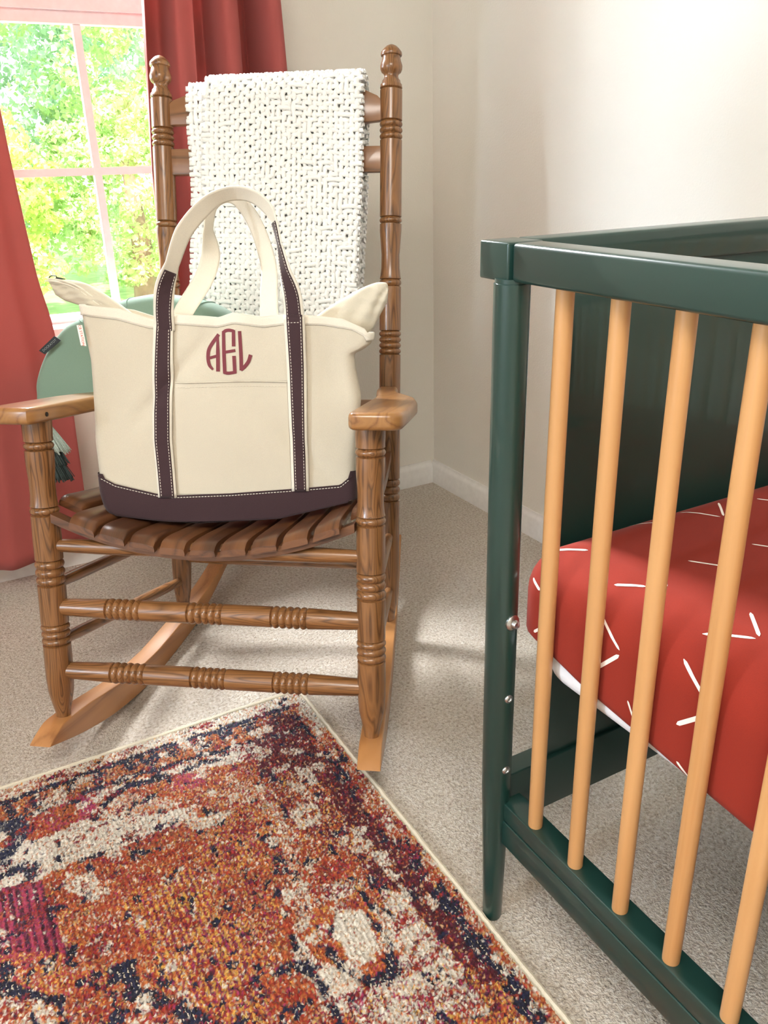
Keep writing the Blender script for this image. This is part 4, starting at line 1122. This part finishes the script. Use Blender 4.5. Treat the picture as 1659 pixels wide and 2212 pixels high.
sticks = [((.5953, .6766, .5731), (.6151, .6443, .581), .0032), ((.715, .688, .579), (.742, .648, .582), .0028), ((0.7894, 0.6693, 0.5784), (0.8136, 0.6281, 0.582), .0026), ((0.8499, 0.6619, 0.5807), (0.8191, 0.628, 0.582), .003),
          ((0.6872, 0.564, 0.582), (0.7096, 0.5338, 0.582), .0028), ((0.8989, 0.643, 0.582), (0.9198, 0.6145, 0.582), .0024), ((0.7805, 0.5557, 0.582), (0.7988, 0.5295, 0.582), .0026),
          ((0.5932, 0.5779, 0.573), (0.6087, 0.5486, 0.5795), .0034), ((0.6359, 0.5494, 0.582), (0.6224, 0.5339, 0.5817), .0034), ((0.5934, 0.4598, 0.573), (0.6162, 0.4194, 0.5811), .0032), ((0.6504, 0.4527, 0.582), (0.6217, 0.4198, 0.5817), .0038),
          ((0.5693, 0.6837, 0.5413), (0.5648, 0.6657, 0.5342), .0036), ((0.5689, 0.5671, 0.5459), (0.5634, 0.5342, 0.5243), .0034), ((0.563, 0.5338, 0.5185), (0.563, 0.5623, 0.4876), .0044),
          ((0.5721, 0.4605, 0.5518), (0.5635, 0.4165, 0.5255), .0038), ((0.563, 0.4226, 0.5125), (0.563, 0.4517, 0.4847), .0046), ((.563, .516, .473), (.5636, .505, .455), .0026), ((0.563, 0.4459, 0.4439), (0.5655, 0.428, 0.4331), .0034),
          ((0.563, 0.6705, 0.4765), (0.563, 0.656, 0.4896), .0036), ((.563, .345, .545), (.563, .315, .515), .004), ((.563, .31, .50), (.563, .34, .475), .004), ((.60, .33, .577), (.63, .30, .582), .003), ((.66, .33, .582), (.64, .30, .582), .003)]
for gx in range(5):
    for gy in range(6):
        x_ = .68 + gx * .12 + .03 * (gy % 2); y_ = .38 - gy * .16
        if x_ < 1.2 and y_ > -.55: sticks += [((x_, y_, .582), (x_ + .022, y_ - .032, .582), .003), ((x_ + .045, y_ - .005, .582), (x_ + .028, y_ - .035, .582), .003)]
for a, b_, w_ in sticks: strip(a, b_, w_)
tag(obj('fitted_sheet', sh, [M['rust'], M['stick']], smooth=180, fix=False, origin=(.9, .05, .436)), 'rust red fitted sheet with scattered white stick marks in crib', 'crib sheet')

# ------------------------------------------------------------------ rug
RX, RY = .5233, 1.3462
def floorpt(x, y):
    d = CF + CR * ((x - 829.5) / FPX) - CU * ((y - 1106) / FPX); t = -1.0 / d[2]; p_ = d * t; return RX - p_[0], RY - p_[1]
step = .0021; NA, NBr = 480, 620
ga = (np.arange(NA) + .5) * step + .006; gb_ = (np.arange(NBr) + .5) * step + .006
Agrid, Bgrid = np.meshgrid(ga, gb_, indexing='ij')
ja = Agrid + rng.normal(0, .0008, Agrid.shape); jb = Bgrid + rng.normal(0, .0008, Bgrid.shape)
pal = {n_: np.array(lin(h_)) for n_, h_ in dict(cream='D9CFC0', ivory='E6DFD2', orange='C9743C', dorange='AC5630', rust='9E3A22', red='A02A22', yellow='DDAE52', gold='C98F3A', plum='6E1F45', magenta='A5305E', pink='A83C50', wine='571523', dwine='430F1E', navy='1F2240', black='17121F', brown='6B4430', tan='C49A74', grey='A8A39E').items()}
names = list(pal); palA = np.array([pal[n_] for n_ in names])
def mix(**k): v = np.zeros(len(names)); 
def W_(**k):
    v = np.zeros(len(names))
    for a, b_ in k.items(): v[names.index(a)] = b_
    return v / v.sum()
base = W_(orange=20, dorange=22, rust=18, tan=11, yellow=7, red=12, brown=9, cream=7, plum=7, magenta=3, navy=5)
Wt = np.zeros(Agrid.shape + (len(names),)); Wt[:] = base
def inside(poly, wa=.006, ws=60, seed=0):
    q = np.array([floorpt(*t) for t in poly])
    x = ja + (fbm(ja * ws, jb * ws, seed) - .5) * wa * 3; y = jb + (fbm(ja * ws + 50, jb * ws, seed + 5) - .5) * wa * 3
    ins = np.zeros(x.shape, bool); n = len(q)
    for i in range(n):
        x1, y1 = q[i]; x2, y2 = q[(i + 1) % n]
        c_ = ((y1 > y) != (y2 > y)); ins ^= c_ & (x < (x2 - x1) * (y - y1) / (y2 - y1 + 1e-12) + x1)
    return ins
def near(line, w, wa=.004, ws=70, seed=0, gaps=0.0):
    q = np.array([floorpt(*t) for t in line])
    x = ja + (fbm(ja * ws, jb * ws, seed) - .5) * wa * 3; y = jb + (fbm(ja * ws + 50, jb * ws, seed + 5) - .5) * wa * 3
    D_ = np.full(x.shape, 9.)
    for i in range(len(q) - 1):
        v_ = q[i + 1] - q[i]; t = np.clip(((x - q[i, 0]) * v_[0] + (y - q[i, 1]) * v_[1]) / (v_ @ v_), 0, 1)
        D_ = np.minimum(D_, np.hypot(x - q[i, 0] - v_[0] * t, y - q[i, 1] - v_[1] * t))
    m_ = D_ < w
    if gaps: m_ &= fbm(ja * 45, jb * 45, seed + 9) > gaps
    return m_
def put(mask, w, amt=1.0): Wt[mask] = Wt[mask] * (1 - amt) + w * amt
creamW = W_(cream=55, ivory=22, tan=7, rust=5, grey=6, orange=3, navy=1)
creamS = W_(cream=42, ivory=14, rust=13, orange=10, red=6, tan=6, plum=3, yellow=4)
wineW = W_(wine=52, dwine=26, rust=7, plum=6, black=5, orange=3)
navyW = W_(navy=56, black=38, plum=3, rust=3)
# colour zones of the field
z1_ = fbm(Agrid * 6, Bgrid * 6, 3); put(z1_ > .56, W_(orange=22, yellow=15, gold=9, magenta=11, plum=11, rust=12, tan=8, red=10, cream=5, navy=4), .75)
z2_ = fbm(Agrid * 5 + 9, Bgrid * 5, 8); put(z2_ > .60, W_(rust=26, red=20, dorange=22, orange=16, brown=8, cream=5), .7)
# plum yellow vertical weft stripes in the middle
st_ = inside([(260, 1960), (420, 1880), (520, 2020), (600, 2212), (420, 2212), (330, 2080)], .01, 25, 21); stw = np.sin(Bgrid * 2 + Agrid * 620) + 1.5 * (fbm(Agrid * 60, Bgrid * 40, 93) - .5)
put(st_ & (stw > 0), W_(yellow=34, gold=22, orange=20, cream=5), .62); put(st_ & (stw <= 0), W_(plum=30, magenta=16, rust=20, orange=16, navy=6), .62)
# pink-plum block at left
pk_ = inside([(-60, 1940), (90, 1905), (125, 1990), (140, 2070), (60, 2090), (-60, 2080)], .008, 30, 22); sp_ = np.sin(Agrid * 560) > .1
put(pk_ & sp_, W_(pink=46, magenta=26, rust=10, orange=4)); put(pk_ & ~sp_, W_(dwine=40, plum=34, navy=14, pink=8))
put(inside([(-80, 2080), (130, 2060), (230, 2150), (120, 2160), (-80, 2150)], .012, 25, 23), W_(pink=20, orange=22, yellow=14, red=14, magenta=8, dorange=10, cream=4), .85)
# border along the far edge (left edge in the photo)
put(inside([(-60, 1725), (0, 1705), (645, 1490), (668, 1525), (620, 1533), (330, 1626), (180, 1678), (0, 1742), (-60, 1765)], .004, 60, 1), W_(cream=58, ivory=18, tan=8, rust=9, orange=5, yellow=3))
put(inside([(-60, 1725), (0, 1700), (230, 1625), (250, 1655), (0, 1742), (-60, 1760)], .008, 35, 2), creamS, .8)
put(inside([(-60, 1768), (0, 1745), (180, 1680), (330, 1628), (620, 1536), (665, 1585), (600, 1600), (400, 1655), (200, 1715), (0, 1795), (-60, 1815)], .004, 60, 3), W_(dorange=24, orange=20, brown=16, rust=14, tan=10, navy=10, gold=6))
for px_ in ((20, 1755), (80, 1735), (150, 1700), (215, 1685), (325, 1650), (370, 1625), (430, 1610), (485, 1585), (540, 1572), (590, 1560)):
    put(inside([(px_[0] - 16, px_[1] + 2), (px_[0] + 8, px_[1] - 14), (px_[0] + 20, px_[1] + 8), (px_[0] - 4, px_[1] + 22)], .006, 90, px_[0]), navyW, .9)
put(near([(-60, 1768), (0, 1746), (180, 1681), (330, 1630), (620, 1536)], .0066, .003, 70, 4, .20), navyW)
put(near([(-60, 1815), (0, 1795), (180, 1722), (300, 1680), (420, 1645), (520, 1618), (600, 1592)], .0060, .004, 60, 5, .24), navyW)
put(inside([(-60, 1822), (0, 1800), (200, 1722), (400, 1662), (520, 1625), (640, 1575), (655, 1600), (540, 1650), (420, 1672), (330, 1690), (240, 1722), (205, 1745), (120, 1772), (80, 1760), (30, 1810), (0, 1830), (-60, 1850)], .007, 45, 6), creamW)
put(inside([(88, 1765), (168, 1722), (205, 1738), (212, 1770), (170, 1790), (118, 1805), (96, 1798)], .005, 50, 7), W_(dorange=22, magenta=26, orange=18, brown=14, red=10, pink=8))
put(inside([(120, 1760), (160, 1740), (175, 1770), (140, 1785)], .005, 60, 8), W_(brown=26, dorange=34, orange=24, navy=5))
put(inside([(165, 1722), (205, 1735), (210, 1765), (180, 1770)], .005, 60, 8), W_(magenta=60, plum=14, rust=14, orange=8))
put(inside([(-60, 1860), (30, 1830), (110, 1805), (215, 1775), (330, 1760), (420, 1752), (380, 1792), (300, 1825), (200, 1862), (90, 1902), (0, 1935), (-60, 1955)], .010, 35, 9), creamW)
put(inside([(230, 1740), (280, 1722), (345, 1730), (400, 1745), (330, 1770), (250, 1775)], .008, 45, 10), W_(cream=36, tan=24, orange=18, dorange=10, pink=6, grey=6))
put(near([(330, 1695), (285, 1702), (240, 1730), (205, 1775)], .0075, .004, 70, 11), navyW)
put(near([(470, 1648), (400, 1668), (335, 1690)], .009, .008, 60, 12, .40), navyW)
put(near([(0, 1865), (20, 1885), (55, 1880), (80, 1895)], .010, .008, 60, 13, .30), navyW, .8)
put(near([(-60, 1800), (0, 1795), (40, 1780), (55, 1800), (20, 1850)], .012, .006, 50, 14, .25), W_(navy=70, black=20, grey=5))
put(near([(360, 1790), (280, 1820), (200, 1860), (140, 1880)], .0045, .006, 60, 15, .42), navyW)
put(near([(0, 1905), (40, 1882), (70, 1890)], .006, .006, 60, 15, .3), navyW)
put(inside([(385, 1680), (430, 1675), (445, 1700), (410, 1720), (380, 1705)], .008, 50, 16), W_(magenta=30, pink=16, orange=24, plum=10, dorange=14))
# wine band along the right edge
put(inside([(555, 1600), (600, 1560), (640, 1545), (700, 1625), (780, 1730), (840, 1800), (930, 1900), (1010, 2000), (1080, 2090), (1120, 2150), (1060, 2150), (960, 2050), (880, 1950), (820, 1900), (720, 1850), (650, 1760), (560, 1680), (520, 1640)], .014, 24, 30), wineW, .95)
put(inside([(560, 1690), (640, 1670), (740, 1760), (820, 1850), (780, 1900), (700, 1860), (620, 1780)], .02, 22, 31), W_(wine=20, rust=24, cream=14, orange=16, yellow=6, plum=8), .75)
# mixed strip between wine band and binding
put(inside([(645, 1490), (660, 1500), (800, 1672), (960, 1895), (1100, 2070), (1240, 2240), (1180, 2240), (1060, 2080), (950, 1935), (850, 1815), (760, 1705), (680, 1600), (640, 1550)], .006, 45, 32), W_(rust=22, cream=22, dorange=18, orange=10, red=10, tan=10, yellow=4, brown=4))
put(inside([(640, 1495), (665, 1505), (720, 1572), (690, 1580), (650, 1545)], .006, 50, 33), W_(cream=70, ivory=16, rust=8, tan=6))
put(inside([(850, 1810), (890, 1850), (930, 1905), (1010, 2010), (1120, 2150), (1210, 2212), (1165, 2212), (1070, 2100), (980, 1985), (890, 1880)], .010, 40, 34), W_(cream=44, ivory=10, rust=14, wine=8, orange=8, yellow=6, grey=6), .85)
put(near([(500, 1690), (560, 1735), (610, 1800), (640, 1880), (665, 1960), (690, 2010)], .016, .014, 40, 70), W_(cream=46, rust=16, orange=14, tan=10, red=8, navy=4), .75)
put(near([(560, 1800), (600, 1860), (640, 1910)], .010, .012, 50, 71, .45), navyW, .8)
put(near([(640, 1555), (700, 1625), (760, 1700)], .007, .006, 60, 35, .38), navyW)
put(near([(870, 1830), (960, 1950), (1060, 2080), (1160, 2212)], .011, .008, 50, 36, .30), navyW)
put(near([(800, 1900), (870, 1970), (960, 2085), (1050, 2212)], .009, .007, 50, 37, .34), navyW)
put(inside([(880, 1960), (920, 1990), (1060, 2150), (1120, 2212), (1050, 2212), (980, 2110), (900, 2020)], .012, 40, 38), W_(wine=34, rust=14, yellow=14, orange=12, plum=12, black=8, gold=6), .7)
# medallion with cream heart
put(inside([(820, 1930), (850, 1925), (880, 1960), (960, 2050), (1010, 2130), (1060, 2212), (780, 2212), (760, 2170), (800, 2140), (850, 2110), (860, 2040), (840, 1980)], .010, 35, 40), W_(cream=48, ivory=14, grey=8, tan=8, magenta=6, yellow=6, orange=5, rust=4))
put(inside([(625, 2030), (650, 2035), (690, 2080), (740, 2110), (780, 2140), (770, 2180), (720, 2212), (690, 2180), (650, 2100)], .007, 45, 41), creamW)
put(inside([(640, 2010), (720, 1950), (790, 1950), (860, 2000), (880, 2050), (840, 2130), (770, 2110), (700, 2080)], .008, 40, 42), W_(orange=30, dorange=26, rust=20, yellow=8, magenta=6))
put(inside([(716, 1995), (745, 1972), (778, 1970), (800, 2000), (820, 2040), (812, 2085), (785, 2098), (755, 2075), (728, 2035)], .005, 60, 43), W_(ivory=44, cream=46, tan=5, rust=3))
put(near([(700, 2055), (725, 2085), (765, 2115), (800, 2125), (835, 2128), (845, 2090), (838, 2030), (800, 1995)], .0075, .006, 60, 44, .30), navyW)
put(inside([(790, 1965), (825, 1960), (850, 1985), (830, 2005), (800, 1995)], .006, 50, 45), W_(orange=36, yellow=20, dorange=20, rust=12, navy=8))
put(near([(632, 2030), (655, 2075), (690, 2130), (735, 2220)], .0055, .003, 60, 46), navyW)
put(inside([(630, 1960), (660, 1950), (680, 1990), (650, 2010), (630, 1990)], .01, 40, 47), W_(cream=40, orange=20, rust=20, navy=10), .6)
put(inside([(755, 2150), (800, 2140), (900, 2150), (960, 2190), (940, 2212), (760, 2212)], .012, 40, 48), W_(magenta=18, rust=20, cream=22, plum=14, black=12, yellow=8), .8)
# navy strokes at the bottom
put(near([(285, 2155), (340, 2165), (390, 2185), (450, 2225)], .012, .006, 50, 50, .15), navyW)
put(near([(-40, 2140), (30, 2150), (75, 2168), (135, 2172)], .010, .006, 50, 51, .2), navyW)
put(near([(245, 2120), (285, 2090), (290, 2150)], .009, .008, 50, 52, .3), navyW)
put(inside([(-60, 2165), (60, 2180), (140, 2190), (150, 2230), (-60, 2230)], .012, 35, 53), creamS, .8)
# scattered dark, cream and wine flecks
fl_ = fbm(Agrid * 62, Bgrid * 50, 60, 3); put(fl_ > .685, navyW, .95)
fc_ = fbm(Agrid * 40 + 30, Bgrid * 34, 61, 4); put((fc_ > .63) & (fbm(Agrid * 7, Bgrid * 7, 77) > .42), W_(cream=60, ivory=10, tan=10, grey=8, orange=6), .8)
fw_ = fbm(Agrid * 30, Bgrid * 60 + 11, 62, 4); put(fw_ < .36, W_(rust=26, wine=30, red=20, plum=10, magenta=6), .6)
put(inside([(716, 1995), (745, 1972), (778, 1970), (800, 2000), (820, 2040), (812, 2085), (785, 2098), (755, 2075), (728, 2035)], .005, 60, 43), W_(ivory=44, cream=46, tan=5, rust=3))
# tuft colours drawn from the local mixture; neighbouring tufts in a weft share colour
cum = np.cumsum(Wt, -1); u_ = rng.random(Agrid.shape)
cl = vnoise(Agrid * 300, Bgrid * 170, 90); cl = np.clip((cl - .5) * 1.5 + .5, 0, 1)
u_ = np.where(rng.random(Agrid.shape) < .45, cl, u_); u_ = np.clip(u_, 0, .9999)
ci = (u_[..., None] > cum).sum(-1).clip(0, len(names) - 1)
colr = palA[ci] * rng.uniform(.66, 1.10, Agrid.shape)[..., None]
hgt = .0078 + rng.uniform(-.0020, .0022, Agrid.shape) + .0012 * np.sin(Agrid * 2 * math.pi / .0063)
dark = np.isin(ci, [names.index('navy'), names.index('black')]); hgt -= dark * .0012
X_ = RX - ja; Y_ = RY - jb
Pt = np.stack([X_, Y_, hgt], -1)
rgm = MB(); rgm.grid(Pt, flip=False)
cc_ = colr.reshape(-1, 3)
rug = thing('area_rug', 'distressed red, orange and navy patterned rug on the carpet', 'rug', (RX - .5, RY - .6, 0))
obj('rug_pile', rgm, M['rug'], rug, smooth=180, fix=False, colors=cc_)
bd = MB(); xe = RX - NA * step - .004; ye = RY - NBr * step - .004
bd.box((xe, ye, .0005), (RX - .002, RY - .002, .0052))
for P0, P1 in (((RX, RY), (xe, RY)), ((RX, RY), (RX, ye))):
    q = np.linspace(P0, P1, 160); q = np.concatenate([q + rng.normal(0, .0004, q.shape), np.full((160, 1), .0055)], 1)
    bd.tube(q, .0042, 8, ry=.0046)
obj('binding', bd, M['binding'], rug)
